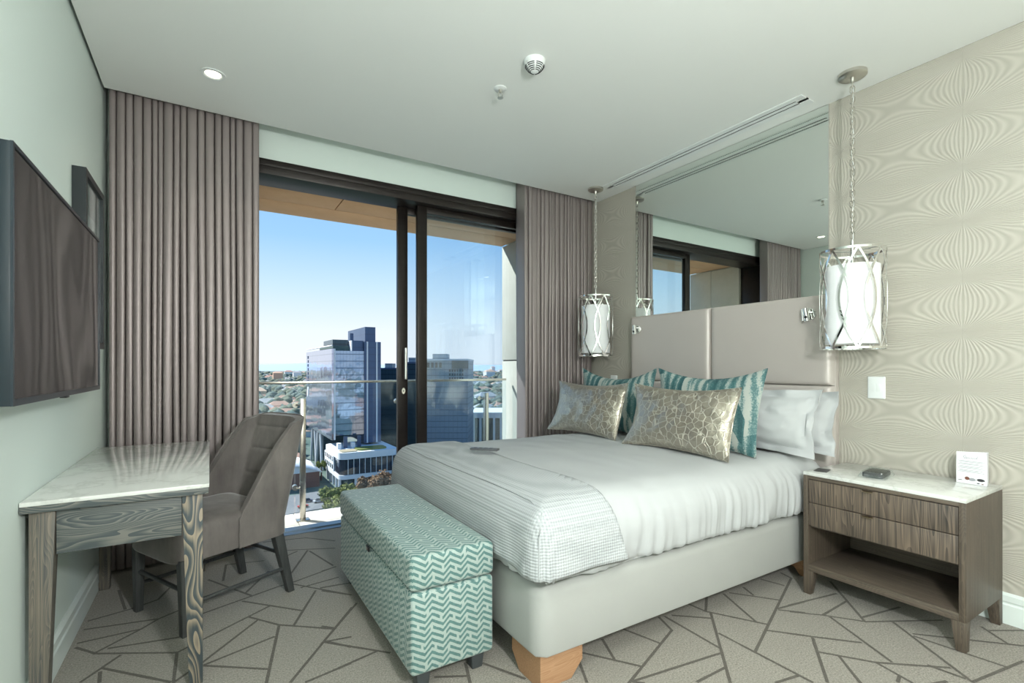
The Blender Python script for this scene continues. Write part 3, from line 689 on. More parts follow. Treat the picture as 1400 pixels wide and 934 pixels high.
def bedleg(x0, y0, sx, sy):
    m = MB(); Lg = .20
    # corner block with chamfered bottom ends, two faces
    def arm(a, b): 
        pass
    pts = [(0, .125), (Lg, .125), (Lg, .06), (Lg-.055, .0005), (0, .0005)]
    n = len(pts)
    A = [(x0+sx*q, y0, z) for q, z in pts]; B = [(x0+sx*q, y0+sy*.045, z) for q, z in pts]
    m.add(A+B, [(i, (i+1) % n, n+(i+1) % n, n+i) for i in range(n)]+[tuple(range(n)), tuple(range(2*n-1, n-1, -1))])
    A = [(x0, y0+sy*(q if k > 1 or True else q), z) for k, (q, z) in enumerate([(.045, .125)]+pts[1:4]+[(.045, .0005)])]; B = [(x0+sx*.045, b, z) for a, b, z in A]
    m.add(A+B, [(i, (i+1) % n, n+(i+1) % n, n+i) for i in range(n)]+[tuple(range(n)), tuple(range(2*n-1, n-1, -1))])
    return m.build('leg', M['bed_leg'], bed, smooth=30)
bedleg(BX0+.02, BY0+.02, 1, 1); bedleg(BX0+.02, BY1-.02, 1, -1); bedleg(BX1-.04, BY0+.02, -1, 1); bedleg(BX1-.04, BY1-.02, -1, -1)
mt = shellbox(1.03, 3.06, 1.485, 3.045, .06, [(.01,.388),(0,.40),(0,.60),(.015,.63),(.05,.642),(.4,.644)], 120, cap=True).build('mattress', M['mattress'], smooth=50)
tag(mt, 'white mattress lying under the duvet on the bed base', 'mattress')
def duvet_disp(P, nn, ins):
    x, y, z = P; side = min(1, max(0, (.66-z)/.22)) if ins < .1 else 0
    hx = min(1, max(0, (x-1.9)/.9))
    along = x*abs(nn[1])+y*abs(nn[0])
    wv = .013*nz(along*9+2, z*3, 4)+.010*nz(along*(22+10*hx), z*2.2+along*2, 9)*(1+1.2*hx)+.006*nz(along*44, z*3, 1)
    o = wv*side*1.6
    if ins >= .1: o = 0
    z2 = z
    if z < .43: z2 = z+.012*nz(along*5, 2, 7)+.006*nz(along*17, 5, 1)
    if ins > .05: z2 += .010*nz(x*3.2, y*3.0, 2)+.005*nz(x*9, y*7, 5)
    bul = .012*math.sin(min(1, max(0, (z-.40)/.25))*PI) if ins < .02 else 0
    return Vector((x+nn[0]*(o+bul), y+nn[1]*(o+bul), z2))
prof = [(.010,.404),(.002,.412),(0,.43),(0,.455),(0,.48),(0,.505),(0,.53),(.001,.555),(.004,.58),(.010,.605),(.020,.628),(.036,.650),(.056,.667),(.08,.680),(.11,.690),(.14,.696)]+[(.14+.86*k/14*.985, .697+.010*math.sin(k/14*PI/2)) for k in range(1, 15)]
dv = shellbox(1.005, 3.05, 1.452, 3.078, .09, prof, 520, duvet_disp)
dv = dv.build('duvet', M['white_linen'], smooth=180)
tag(dv, 'white cotton duvet spread over the bed', 'duvet')
def throw_disp(P, nn, ins):
    x, y, z = P; Q = duvet_disp(P, nn, ins) if ins > .05 else Vector(P)
    along = x*abs(nn[1])+y*abs(nn[0]); side = min(1, max(0, (.64-z)/.2)) if ins < .1 else 0
    o = .016*nz(along*6+8, z*2, 4)*side+.010*side
    z2 = Q.z
    if z < .46:
        z2 += .014*nz(along*5+3, 1, 3)
        cdist = math.hypot(x-.99, y-1.44); z2 -= .02*math.exp(-(cdist/.06)**2)
    cd2 = math.hypot(x-.985, y-1.435); ridge = .012*math.exp(-(cd2/.022)**2)*side
    return Vector((Q.x+nn[0]*(o+ridge), Q.y+nn[1]*(o+ridge), z2+.011))
prof = [(.004,.428),(0,.44),(0,.46),(0,.49),(0,.52),(.001,.55),(.004,.58),(.010,.605),(.020,.628),(.036,.650),(.056,.667),(.08,.680),(.11,.690),(.14,.696)]+[(.14+.86*k/14*.985, .697+.010*math.sin(k/14*PI/2)) for k in range(1, 15)]
tm = shellbox(.990, 3.06, 1.430, 3.098, .07, prof, 520, throw_disp)
bm = bmesh.new(); bv = [bm.verts.new(q) for q in tm.v]
for f in tm.f: bm.faces.new([bv[i] for i in f])
bmesh.ops.bisect_plane(bm, geom=bm.verts[:]+bm.edges[:]+bm.faces[:], plane_co=(1.35, 2.2, .7), plane_no=Vector((1, -.02, .28)).normalized(), clear_outer=True)
bmesh.ops.recalc_face_normals(bm, faces=bm.faces)
me = bpy.data.meshes.new('throw_blanket'); bm.to_mesh(me); bm.free()
th = mkobj('throw_blanket', me, M['waffle'], smooth=180, solid=-.007)
tag(th, 'white waffle weave throw folded across the foot of the bed', 'throw')
# stitched seam of the throw along the foot edge
def on_throw(t, ins, z):
    (x, y), nn = rrect(t, .990+ins, 3.06-ins, 1.430+ins, 3.098-ins, max(.07-ins, .006))
    q = throw_disp(Vector((x, y, z)), nn, ins); return Vector((q.x+nn[0]*.006, q.y+nn[1]*.006, q.z+(.007 if ins > .04 else .002))), nn
corner = min((i/4000 for i in range(1000, 2200)), key=lambda q: abs(rrect(q, .990, 3.06, 1.430, 3.098, .07)[1][0]+.70711)+(9 if rrect(q, .990, 3.06, 1.430, 3.098, .07)[0][1] > 2 else 0))
foot = [i/200 for i in range(200) if rrect(i/200, .990, 3.06, 1.430, 3.098, .07)[1][0] < -.999]
seam = [on_throw(corner, 0, z)[0] for z in (.44,.47,.50,.53,.56,.58)]+[on_throw(corner, .010, .605)[0], on_throw(corner, .036, .650)[0]]
seam += [on_throw(t, .066, .673)[0] for t in foot]
MB().tube(seam, .0032, 6).build('stitched_seam', cloth('grey stitching', (.42,.44,.45), .9), th, smooth=60)
rc = thing('remote_control', 'slim dark grey remote lying on the white throw', 'remote', (1.29, 2.385, .741), math.radians(-47))
MB().box((-.080, -.022, 0), (.080, .022, .012)).build('body', plain('grey remote', (.10,.105,.11), .4), rc, bevel=.004)
for i in range(4):
    MB().box((-.06+i*.03, -.010, .0118), (-.045+i*.03, .010, .0135)).build('button', M['black'], rc)

# headboard
hb = thing('headboard', 'champagne leather headboard of padded panels fixed to the wall', 'headboard', (XR, 2.275, 0))
MB().box((-.045, -.815, .30), (-.0015, .815, 1.640-.005)).build('backing', M['leather'], hb, bevel=.004)
def pad(y0, y1, z0, z1):
    def fn(u, v):
        def ease(q):  # distance from the edge, 0..1
            d_ = min(q, 1-q); return d_
        y = y0+(y1-y0)*u; z = z0+(z1-z0)*v
        dy = min(u, 1-u)*(y1-y0); dz = min(v, 1-v)*(z1-z0); r = .040
        ky = math.sqrt(max(0, 1-(1-min(1, dy/r))**2)); kz = math.sqrt(max(0, 1-(1-min(1, dz/.022))**2))
        return (-.044-.042*ky*(.55+.45*kz)-.002*nz(y*6, z*6, 2)*ky*kz, y, z)
    def warp(u): # dense near the edges
        return u
    us = [0,.006,.012,.02,.03,.045,.065,.1]+[.1+.8*i/10 for i in range(1, 10)]+[.9,.935,.955,.97,.98,.988,.994,1]
    m = MB(); n = len(us)
    m.add([fn(a, b) for b in us for a in us], [(j*n+i, j*n+i+1, (j+1)*n+i+1, (j+1)*n+i) for j in range(n-1) for i in range(n-1)])
    return m.build('padded_panel', M['leather'], hb, smooth=180)
for z0, z1 in ((.48, 1.088), (1.092, 1.632)):
    pad(-.812, .013, z0, z1); pad(.017, .812, z0, z1)
def reading_lamp(y, label):
    r = thing('reading_lamp', label, 'wall lamp', (XR-.0865, y, 1.52), group='chrome reading lamps on the headboard')
    MB().lathe([(0,-.009),(.034,-.009),(.037,-.006),(.037,.001)], n=28, axis='x').build('wall_plate', M['chrome'], r, smooth=40)
    MB().tube([(-.008,0,.012),(-.034,0,.012)], .008, 10).build('arm', M['chrome'], r, smooth=40)
    hd = MB().tube([(-.034,.012,.032),(-.040,-.004,-.045)], .0165, 16).build('head', M['chrome'], r, smooth=40)
    MB().tube([(-.034,.030,.030),(-.036,.024,-.040)], .006, 10).build('side_bar', M['chrome'], r, smooth=40)
    MB().lathe([(0,-.001),(.008,-.001),(.008,.004)], (-.058,-.003,-.020), 12, 'x').build('lens', M['black'], hd)
reading_lamp(1.582, 'chrome reading lamp on the headboard near the closer pendant'); reading_lamp(2.985, 'chrome reading lamp on the headboard nearest the curtain')

# ---------------------------------------------------------------- pillows
def pillow(name, W, Hh, T, mat, loc, lean, rz, seed, label, group, flange=0.0, pinch=.07, ear=.0, wr=.006, roll=0, pipe=None, sag=0):
    """stands on its long edge; local +x is the front normal, y the width, z up from the base"""
    NU, NV = 45, 35; m = MB()
    def shp(u, v, side):
        a, b = u*2-1, v*2-1
        e = 1-pinch*(1-b*b)**1.0*abs(a)**3; g = 1-pinch*(1-a*a)*abs(b)**3*1.4
        y = a*W/2*e; z = b*Hh/2*g
        fa, fb = a, b
        if flange:
            fa = max(-1, min(1, a/(1-2*flange/W))); fb = max(-1, min(1, b/(1-2*flange/Hh)))
        t = T/2*((1-abs(fa)**2.6)**.62)*((1-abs(fb)**2.6)**.62)
        t = max(t, .0035)
        if side < 0 and not flange and (abs(a) > .999 or abs(b) > .999): t = -.0
        wz = wr*nz(a*5+seed, b*4, seed)*(1-fa*fa*.5)+wr*.8*nz(a*14+seed, b*3+a*3, seed+2)*abs(a)
        x = side*t+wz*(1 if t > .004 else .2)
        if flange and (abs(fa) >= 1 or abs(fb) >= 1):
            x += .034*nz(a*2.9+seed, b*2.5, seed+5)-.012*max(0, abs(a)-.85)*6*(1 if b > 0 else .3)
        x += ear*(a*a*b*b)*.03
        zz = z+Hh/2-sag*(1-a*a)*(b+1)/2
        return (x, y, zz)
    m.grid(lambda u, v: shp(u, v, 1), NU, NV); m.grid(lambda u, v: shp(u, v, -1), NU, NV)
    o2 = NU*NV; rim = [i for i in range(NU)]+[j*NU+NU-1 for j in range(1, NV)]+[(NV-1)*NU+i for i in range(NU-2, -1, -1)]+[j*NU for j in range(NV-2, 0, -1)]
    m.f += [(rim[i], rim[(i+1) % len(rim)], o2+rim[(i+1) % len(rim)], o2+rim[i]) for i in range(len(rim))]; m.m = [0]*len(m.f)
    zmin = min(q[2] for q in m.v)
    if pipe is None and not flange:
        o = m.build(name, mat, smooth=70); root = o
    else: o = m.build(name, mat, smooth=70); root = o
    root.location = loc; root.rotation_euler = (roll, 0, 0)
    root.rotation_euler = (Matrix.Rotation(rz, 3, 'Z') @ Matrix.Rotation(lean, 3, 'Y') @ Matrix.Rotation(roll, 3, 'X')).to_euler()
    tag(root, label, 'pillow' if 'pillow' in name else 'cushion', group)
    if not flange:
        pts = [Vector(m.v[i]).lerp(Vector(m.v[o2+i]), .5) for i in rim]
        MB().tube(pts, .004, 6, closed=True).build('piping', mat, root, smooth=60)
    return root
BACK = PI       # front faces the foot of the bed (-x)
zt = .700
pillow('bed_pillow', .74, .365, .16, M['white_linen'], (2.955, 1.745, zt+.0), -.12, BACK, 4, 'white pillow with loose flange against headboard beside the nightstand', 'white flanged pillows', flange=.05, wr=.016)
pillow('bed_pillow', .74, .385, .165, M['white_linen'], (2.775, 1.765, zt+.0), -.17, BACK, 9, 'white pillow with drooping flange directly behind the teal cushion', 'white flanged pillows', flange=.05, wr=.016)
pillow('bed_pillow', .72, .365, .16, M['white_linen'], (2.955, 2.640, zt+.0), -.12, BACK, 14, 'white pillow against headboard on the curtain side, behind cushions', 'white flanged pillows', flange=.04, wr=.014)
pillow('bed_pillow', .72, .36, .165, M['white_linen'], (2.760, 2.640, zt+.0), -.17, BACK, 19, 'white pillow on the curtain side just behind the far teal cushion', 'white flanged pillows', flange=.04, wr=.014)
pillow('teal_cushion', .76, .50, .14, M['ikat'], (2.550, 1.960, zt-.002), -.24, BACK+.03, 23, 'teal and cream patterned cushion nearest the nightstand', 'teal cushions', pinch=.10, ear=1, sag=.03)
pillow('teal_cushion', .78, .50, .14, M['ikat'], (2.575, 2.790, zt-.002), -.24, BACK+.03, 31, 'teal and cream patterned cushion nearest the curtain', 'teal cushions', pinch=.10, ear=1, sag=.05)
pillow('lumbar_cushion', .755, .40, .15, M['mosaic'], (2.310, 1.955, zt-.002), -.30, BACK+.02, 41, 'champagne satin cushion with mosaic lines, the one nearer the nightstand', 'champagne satin cushions', pinch=.09, ear=1, wr=.009)
pillow('lumbar_cushion', .755, .40, .15, M['mosaic'], (2.330, 2.810, zt-.002), -.30, BACK+.02, 47, 'champagne satin cushion with mosaic lines, the one nearer the curtain', 'champagne satin cushions', pinch=.09, ear=1, wr=.009)

# ---------------------------------------------------------------- nightstand
ns = thing('nightstand', 'brown grey wood nightstand with two drawers and open shelf', 'nightstand', (2.69, .75, 0))
NX, NY = .465, .66; zb, zt2 = .125, .628; t_ = .024
p('side_panel', M['ns_z'], ns, ((0, 0, zb), (NX, t_, zt2)), bevel=.001); p('side_panel', M['ns_z'], ns, ((0, NY-t_, zb), (NX, NY, zt2)), bevel=.001)
p('top_rail', M['ns_y'], ns, ((0, t_, zt2-.018), (NX, NY-t_, zt2)), bevel=.001)
p('shelf', M['ns_y'], ns, ((0, t_, zb), (NX-.012, NY-t_, zb+.034)), bevel=.001)
p('back_panel', M['ns_y'], ns, ((NX-.012, t_, zb), (NX-.002, NY-t_, zt2-.018)))
p('divider', M['ns_y'], ns, ((.03, t_, .352), (NX-.012, NY-t_, .366)))
for z0, z1 in ((.3655, .4845), (.4885, .606)):
    dr = p('drawer', M['ns_drawer'], ns, ((.003, t_+.002, z0), (.021, NY-t_-.002, z1)), bevel=.0008)
    m = MB().box((-.012, NY/2-.022+.03, z1-.0035), (.004, NY/2+.022+.03, z1-.001)); m.box((-.012, NY/2-.022+.03, z1-.009), (-.010, NY/2+.022+.03, z1-.001))
    m.build('pull', M['bronze'], dr)
for y in (0, 1):
    for x in (0, 1):
        lx0, lx1 = (0, .052) if x == 0 else (NX-.052, NX); ly0, ly1 = (0, .05) if y == 0 else (NY-.05, NY)
        lo = (lx0 if x == 0 else lx0+.016, lx1-.016 if x == 0 else lx1, ly0 if y == 0 else ly0+.016, ly1-.016 if y == 0 else ly1)
        MB().taper(lo, (lx0, lx1, ly0, ly1), .0005, zb).build('leg', M['ns_z'], ns, bevel=.001)
MB().box((-.001, -.001, zt2+.0005), (NX+.001, NY+.001, zt2+.018)).build('top', M['quartz'], ns, bevel=.0015)
NT_ = zt2+.0185
c = MB().box((-.05, -.030, 0), (.05, .030, .0015)).build('black_card', plain('charcoal card', (.045,.045,.045), .4), loc=(2.790, 1.365, NT_), rz=.25)
tag(c, 'small flat charcoal card lying on nightstand next to the pillow', 'card')
wp = thing('wrapped_handset', 'black handset wrapped in clear shiny film on the nightstand', 'remote', (2.880, 1.150, NT_), math.radians(8))
MB().box((-.075, -.042, .002), (.075, .042, .026)).build('body', M['black'], wp, bevel=.005)
m = MB(); 
def film(u, v):
    a, b = (u*2-1), (v*2-1); x = a*.092; y = b*.058; e = max(abs(a), abs(b))
    z = .0295*(1-max(0, (e-.74)/.26)**1.5)+.004*nz(a*6, b*6, 2)*(1 if e < .98 else 0)
    return (x, y, max(.0006, z+.0015))
m.grid(film, 29, 21)
ft = NT('crinkled film'); ft.t.nodes.remove(ft.b)
gl = ft.n('BsdfGlossy', Color=(.9,.95,.96), Roughness=.12, Normal=ft.bump(ft.noise(45, detail=3), .7, .01)); tr = ft.n('BsdfTransparent', Color=(.9,.92,.92))
mx = ft.n('MixShader', Fac=.16, i1=tr.outputs[0], i2=gl.outputs[0]); ft.t.links.new(mx.outputs[0], ft.out.inputs[0])
m.build('film', ft.m, wp, smooth=30)
tc = thing('folded_menu_card', 'white three-sided printed card standing on the nightstand', 'card', (3.085, .835, NT_), 0)
A, B, C_ = Vector((-.022, .055, 0)), Vector((-.022, -.055, 0)), Vector((.058, -.040, 0)); hgt = .148
m = MB(); n3 = 3
tri = [A, B, C_]
m.add(tri+[q+Vector((0,0,hgt)) for q in tri], [(0,1,4,3),(1,2,5,4),(2,0,3,5)])
m.build('card', M['paper'], tc, solid=.0006)
def onface(s, z, out=-.0006): return Vector((-.022+out, .055-.11*s, hgt*z))      # s 0..1 left to right, z 0..1
m = MB()
for i, z in enumerate((.72,.69,.64,.61,.55,.52,.49,.43,.40,.37)):
    a, b = .06+.03*(i % 3), (.92, .86, .74)[i % 3]
    m.add([onface(a, z), onface(b, z), onface(b, z+.011), onface(a, z+.011)], [(0,1,2,3)])
m.build('text_lines', M['print'], tc)
m = MB()
import itertools
scr = [(.28,.80),(.24,.86),(.30,.91),(.33,.84),(.30,.79),(.36,.82),(.40,.84),(.41,.81),(.46,.84),(.48,.81),(.52,.84),(.54,.81),(.58,.84),(.60,.81),(.66,.84),(.67,.81),(.70,.90)]
m.tube([onface(a, b, -.0008) for a, b in scr], .0006, 5); m.build('script_heading', plain('blue ink', (.06,.07,.12), .5), tc)
def blob(name, mat, s, z, rs, rz_, o=0):
    k = 14; MB().add([onface(s+rs*math.cos(j*2*PI/k)*(1+.15*math.sin(3*j)), z+rz_*math.sin(j*2*PI/k), -.0006-o) for j in range(k)], [tuple(range(k))]).build(name, mat, tc)
blob('printed_bowl', M['print'], .52, .15, .12, .05); blob('printed_jar', M['print_brown'], .36, .17, .08, .055, .0002); blob('printed_fruit', M['print_dark'], .80, .16, .13, .045, .0002)
blob('printed_spoon', M['print_dark'], .13, .10, .08, .010); blob('printed_berry', M['print_dark'], .72, .05, .05, .016); blob('printed_berry', M['print_brown'], .86, .04, .04, .014)

def switch(y, z, label):
    s = thing('light_switch', label, 'switch', (XR, y, z), group='white wall switches')
    m = MB().box((-.010, -.043, -.062), (-.0006, .043, .062)); m.build('plate', M['white_plastic'], s, bevel=.006, seg=3)
    for k in (-1, 1): MB().box((-.0125, k*.0115-.0105, -.021), (-.009, k*.0115+.0105, .021)).build('rocker', M['white_plastic'], s, bevel=.001)
switch(1.267, 1.085, 'white double light switch on wallpaper above the nightstand'); switch(3.362, 1.062, 'white light switch half hidden behind the far teal cushion')

# ---------------------------------------------------------------- pendant lamps
def pendant(x, y, label):
    pd = thing('pendant_lamp', label, 'pendant lamp', (x, y, H), group='drum pendants beside the bed')
    MB().lathe([(.068,-.0005),(.068,-.016),(.062,-.021),(.012,-.024),(.010,-.040),(.006,-.050),(0,-.050)], n=36).build('canopy', M['nickel'], pd, smooth=50)
    # chain of links
    ztop, zbot = -.046, -.888; n = 30; step = (ztop-zbot)/n
    lm = MB(); pts = []
    for k in range(20):
        a = k*2*PI/20; pts.append((.0105*math.cos(a), 0, (.0095 if math.sin(a) > 0 else -.0095)+.0105*math.sin(a)))
    lm.tube(pts, .0026, 6, closed=True); ln = lm.build('chain_link', M['nickel'], pd, smooth=60)
    ln.location = (0, 0, ztop-step/2); ln.rotation_euler.z = .4
    for i in range(1, n):
        c2 = ln.copy(); COL.objects.link(c2); c2.location = (0, 0, ztop-step*(i+.5)); c2.rotation_euler.z = .4+(i % 2)*PI/2
    MB().tube([(.004+.006*math.sin(k*.9), .005*math.cos(k*.7), ztop+.01-(ztop-zbot+.02)*k/40) for k in range(41)], .0016, 6).build('flex_cord', M['white_plastic'], pd, smooth=60)
    zc0, zc1 = 1.298-H, 1.828-H; R_ = .150
    MB().lathe([(0,zc1+.062),(.006,zc1+.062),(.008,zc1+.05),(.008,zc1-.07),(.02,zc1-.075),(.02,zc1-.12),(0,zc1-.12)], n=16).build('stem', M['chrome'], pd, smooth=40)
    for z in (zc0+.005, zc1-.005):
        MB().tube([(R_*math.cos(k*2*PI/64), R_*math.sin(k*2*PI/64), z) for k in range(64)], (.0018, .006), closed=True, flat=lambda q: Vector((0,0,1))).build('cage_ring', M['chrome'], pd)
    sp = MB()
    for k in range(3):
        a = k*2*PI/3+.3; sp.tube([(0,0,zc1-.005),(R_*math.cos(a), R_*math.sin(a), zc1-.005)], .003, 6)
    sp.build('spider', M['chrome'], pd, smooth=40)
    for k in range(8):
        for s in (-1, 1):
            q = []
            for j in range(25):
                t = j/24; a = k*PI/4+.18+s*math.radians(-22.5+32*math.sin(PI*t)); rr_ = R_+(.0006 if s > 0 else -.0006)
                q.append((rr_*math.cos(a), rr_*math.sin(a), zc0+.005+(zc1-zc0-.01)*t))
            MB().tube(q, (.0050, .0012), flat=lambda w_: Vector((w_.x, w_.y, 0)).normalized()).build('cage_strip', M['chrome'], pd)
    MB().lathe([(.122,zc0+.028),(.125,zc0+.026),(.125,zc1-.085),(.122,zc1-.085),(.122,zc0+.028)], n=48).build('shade', M['shade'], pd, smooth=60)
    MB().lathe([(0,zc0+.031),(.121,zc0+.031),(.121,zc0+.034),(0,zc0+.034)], n=40).build('diffuser', M['shade'], pd, smooth=40)
    MB().lathe([(0,zc1-.12),(.013,zc1-.12),(.024,zc1-.15),(.028,zc1-.19),(.018,zc1-.225),(0,zc1-.235)], n=16).build('bulb', M['white_plastic'], pd, smooth=60)
pendant(2.955, 1.292, 'chrome cage pendant with white shade over the nightstand')
pendant(2.915, 3.320, 'chrome cage pendant with white shade beside the far curtain')

# ---------------------------------------------------------------- the city below
GZ = -58.0
def city(u, d, z=0): 
    q = FWD*d+RGT*((u-700)/FPX*d); return Vector((q.x, q.y, z))
def facade(name, c1, c2, line, sx, sz, rough=.08, metal=.6):
    t = NT(name); x, y, z = t.xyz(t.co(kind='Object'))
    a = t.math('ADD', x, y)
    fx = t.math('LESS_THAN', t.math('FRACT', t.math('DIVIDE', t.math('ADD', a, 1000.0), sx)), .12)
    fzz = t.math('LESS_THAN', t.math('FRACT', t.math('DIVIDE', t.math('ADD', z, 1000.0), sz)), .16)
    f = t.math('MAXIMUM', t.math('MULTIPLY', fx, .5), fzz)
    n = t.noise(.05, detail=4)
    c = t.mix(n, c1, c2); c = t.mix(t.math('MULTIPLY', f, .65), c, line)
    return t.fin(Base_Color=c, Roughness=rough, Metallic=metal, Normal=t.bump(t.noise(.12, detail=2), .12, .6))
M['tower_silver'] = facade('silver curtain wall', (.42,.46,.60), (.55,.57,.70), (.30,.33,.42), 3.0, 3.6, .06, .8)
M['tower_blue'] = facade('blue curtain wall', (.20,.30,.46), (.36,.46,.60), (.05,.09,.15), 1.6, 3.6, .05, .8)
M['tower_core'] = facade('navy cladding', (.045,.085,.165), (.07,.12,.22), (.05,.08,.15), 4.0, 3.6, .35, .2)
M['tower_dark'] = facade('dark teal facade', (.018,.045,.065), (.05,.10,.13), (.012,.025,.035), 2.4, 3.4, .2, .3)
M['city_white'] = conc('city white', (.62,.66,.70), (.75,.78,.80))
M['city_grey'] = facade('grey block facade', (.20,.26,.31), (.30,.36,.40), (.05,.08,.11), 2.6, 3.4, .5, 0)
M['city_brick'] = conc('city brick', (.20,.10,.075), (.28,.15,.11))
M['city_glass'] = plain('podium glass', (.02,.035,.06), .06, .3)
M['road'] = conc('asphalt', (.11,.125,.14), (.17,.185,.20))
def ground():
    t = NT('city ground'); v = t.co()
    n1 = t.noise(.012, v, 6, .7); n2 = t.noise(.06, v, 4, .7)
    c = t.ramp(n1, [(.38, (.045,.095,.085)), (.5, (.10,.15,.13)), (.6, (.22,.23,.22)), (.7, (.35,.27,.22))])
    c = t.mix(t.ramp(n2, [(.45, (0,0,0)), (.7, (.6,.6,.6))]), c, (.05,.10,.08))
    # same colour mix at every distance, with no haze in it
    return t.fin(Base_Color=c, Roughness=.95)
M['ground'] = ground()
M['leaf'] = conc('olive foliage', (.07,.105,.022), (.26,.28,.07))
M['leaf_rust'] = conc('rust foliage', (.10,.065,.03), (.36,.22,.12))
M['leaf_far'] = conc('haze tinted foliage', (.035,.075,.075), (.10,.155,.14))  # bluer than the leaves themselves: distance haze is mixed into the colour
M['hill'] = conc('haze tinted hill', (.24,.36,.50), (.32,.44,.58), 1)  # the blue is aerial haze painted into the hills

m = MB().grid(lambda u, v: (9500*v**3*math.cos(u*2*PI), 9500*v**3*math.sin(u*2*PI), GZ), 48, 24, cu=True)
struct(m.build('ground_city', M['ground'], merge=True), 'city ground far below the balcony')
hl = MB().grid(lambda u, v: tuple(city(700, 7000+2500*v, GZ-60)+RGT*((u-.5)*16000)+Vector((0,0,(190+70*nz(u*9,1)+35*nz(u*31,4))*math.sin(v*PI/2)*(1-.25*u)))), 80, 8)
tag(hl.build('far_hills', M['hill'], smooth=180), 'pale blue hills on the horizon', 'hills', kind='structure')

# glass tower
P0 = city(456, 250)
tw = thing('glass_tower', 'tall glass office tower with silver side and navy core', 'building', (P0.x, P0.y, GZ))
b0 = 22.0; top = 58+1.2+9.4; PR = 19.3
MB().box((0, 0, b0+2), (15.3, 76, top-1)).build('curtain_wall', M['tower_blue'], tw)
MB().box((-1.0, -.6, b0), (0, 77, top)).build('silver_wall', M['tower_silver'], tw)
MB().box((-.4, -.35, b0), (.9, 0, top)).build('corner_mullion', M['city_white'], tw)
MB().box((15.4, -.5, PR), (24.2, 60, top+4)).build('core', M['tower_core'], tw)
MB().box((16.5, 2, top+4), (22, 40, top+12)).build('plant_room', M['tower_core'], tw)
MB().box((16.6, -.9, PR), (17.3, -.5, top+4)).build('light_strip', M['city_white'], tw); MB().box((21.6, -.9, PR), (22.3, -.5, top+4)).build('light_strip', M['city_white'], tw)
MB().box((9.5, 1, top-1), (15.3, 30, top+4.5)).build('roof_room', M['tower_core'], tw)
MB().box((9.0, .5, top-1), (9.5, 30, top+4.5)).build('roof_fin', M['city_white'], tw)
MB().box((.5, 4, top-1), (8.8, 40, top+1.6)).build('roof_terrace', M['leaf_far'], tw); MB().box((.8, 6, top+1.6), (8.6, 30, top+5)).build('roof_pavilion', M['tower_dark'], tw)
MB().box((9.4, 5, top+4.5), (11.2, 8, top+8.5)).build('roof_vent', M['tower_core'], tw)
MB().tube([(-.6, .5, top+1.6), (-.6, 76, top+1.6)], .35, 6).build('roof_rail', M['city_white'], tw)
for k, y in enumerate((40, 48, 58, 66)):
    MB().tube([(1, y, b0), (1, y-5+10*(k % 2), 0)], .8, 8).build('raking_column', M['city_white'], tw)
MB().box((2, 36, 0), (15, 70, b0+2.01)).build('lower_core', M['tower_dark'], tw)
# sign: vertical lettering strip on the silver wall near its far end
sg = MB()
for k in range(7):
    z = top-4.2-k*2.5; sg.box((-1.25, 69.2, z), (-1.0, 70.4 if k % 2 else 71.6, z+1.7))
sg.build('sign_lettering', M['tower_core'], tw)
e = MB().lathe([(0, -.3), (1.6, -.3), (1.9, 0)], (-1.0, 70.5, top-25), 18, 'x'); e.v = [(q[0], q[1], top-25+(q[2]-top+25)*1.8) for q in e.v]
e.build('sign_emblem', M['city_white'], tw)
# podium of white bands and dark glass with columns
pq = city(464, 232)
pd = thing('podium_building', 'low white building with dark glass band and roof garden', 'building', (pq.x, pq.y, GZ))
def rbox(mm, x0, x1, y0, y1, r, z0, z1):
    n = 10; pts = []
    for cx, cy, a0 in ((x1-r, y1-r, 0), (x0+r, y1-r, PI/2), (x0+r, y0+r, PI), (x1-r, y0+r, 1.5*PI)):
        pts += [(cx+r*math.cos(a0+k*PI/2/n), cy+r*math.sin(a0+k*PI/2/n)) for k in range(n+1)]
    N = len(pts); mm.add([(a, b, z0) for a, b in pts]+[(a, b, z1) for a, b in pts], [(i, (i+1) % N, N+(i+1) % N, N+i) for i in range(N)]+[tuple(range(N-1, -1, -1)), tuple(range(N, 2*N))]); return mm
for nm, z0, z1, g, mt_ in (('floor_band', 5.5, 7.5, 0, 'city_white'), ('glass_band', 7.5, 15, .5, 'city_glass'), ('parapet', 15, 18.2, 0, 'city_white')):
    rbox(MB(), 0+g, 29-g, 0+g, 35-g, 3.5, z0, z1).build(nm, M[mt_], pd, smooth=30)
for k in range(5):
    MB().box((-.1, 14+k*4.2, 12.2), (.3, 16.6+k*4.2, 14.4)).build('window', M['city_glass'], pd); MB().box((-.1, 14+k*4.2, 8.4), (.3, 16.6+k*4.2, 10.6)).build('window', M['city_glass'], pd)
MB().box((-.05, 13, 7.5), (.45, 35, 15)).build('side_wall', M['city_white'], pd)
for k in range(9):
    MB().box((4+k*2.7, .3, 7.6), (4.25+k*2.7, .6, 14.9)).build('mullion', M['city_white'], pd)
for x, y in ((1, 4), (1, 11), (1, 18), (1, 25), (1, 32), (8, 1.2), (16, 1.2), (24, 1.2)):
    MB().lathe([(.7, 0), (.7, 5.5)], (x, y, 0), 12).build('column', M['city_white'], pd)
MB().box((5, 4, 0), (27, 33, 5.5)).build('recess', M['tower_dark'], pd)
rbox(MB(), 1.5, 9, 1.5, 9, 1.5, 18.2, 18.6).build('roof_deck', conc('roof timber', (.30,.26,.17), (.40,.34,.24)), pd)
rbox(MB(), 9.5, 24, 3, 12, 2, 18.2, 18.9).build('roof_garden', M['leaf'], pd)
for k in range(4): MB().box((2+k*3.4, 13+(k % 2)*2, 18.2), (3.8+k*3.4, 16, 21+(k % 2)*3)).build('roof_box', M['tower_core'] if k % 2 else M['city_white'], pd)
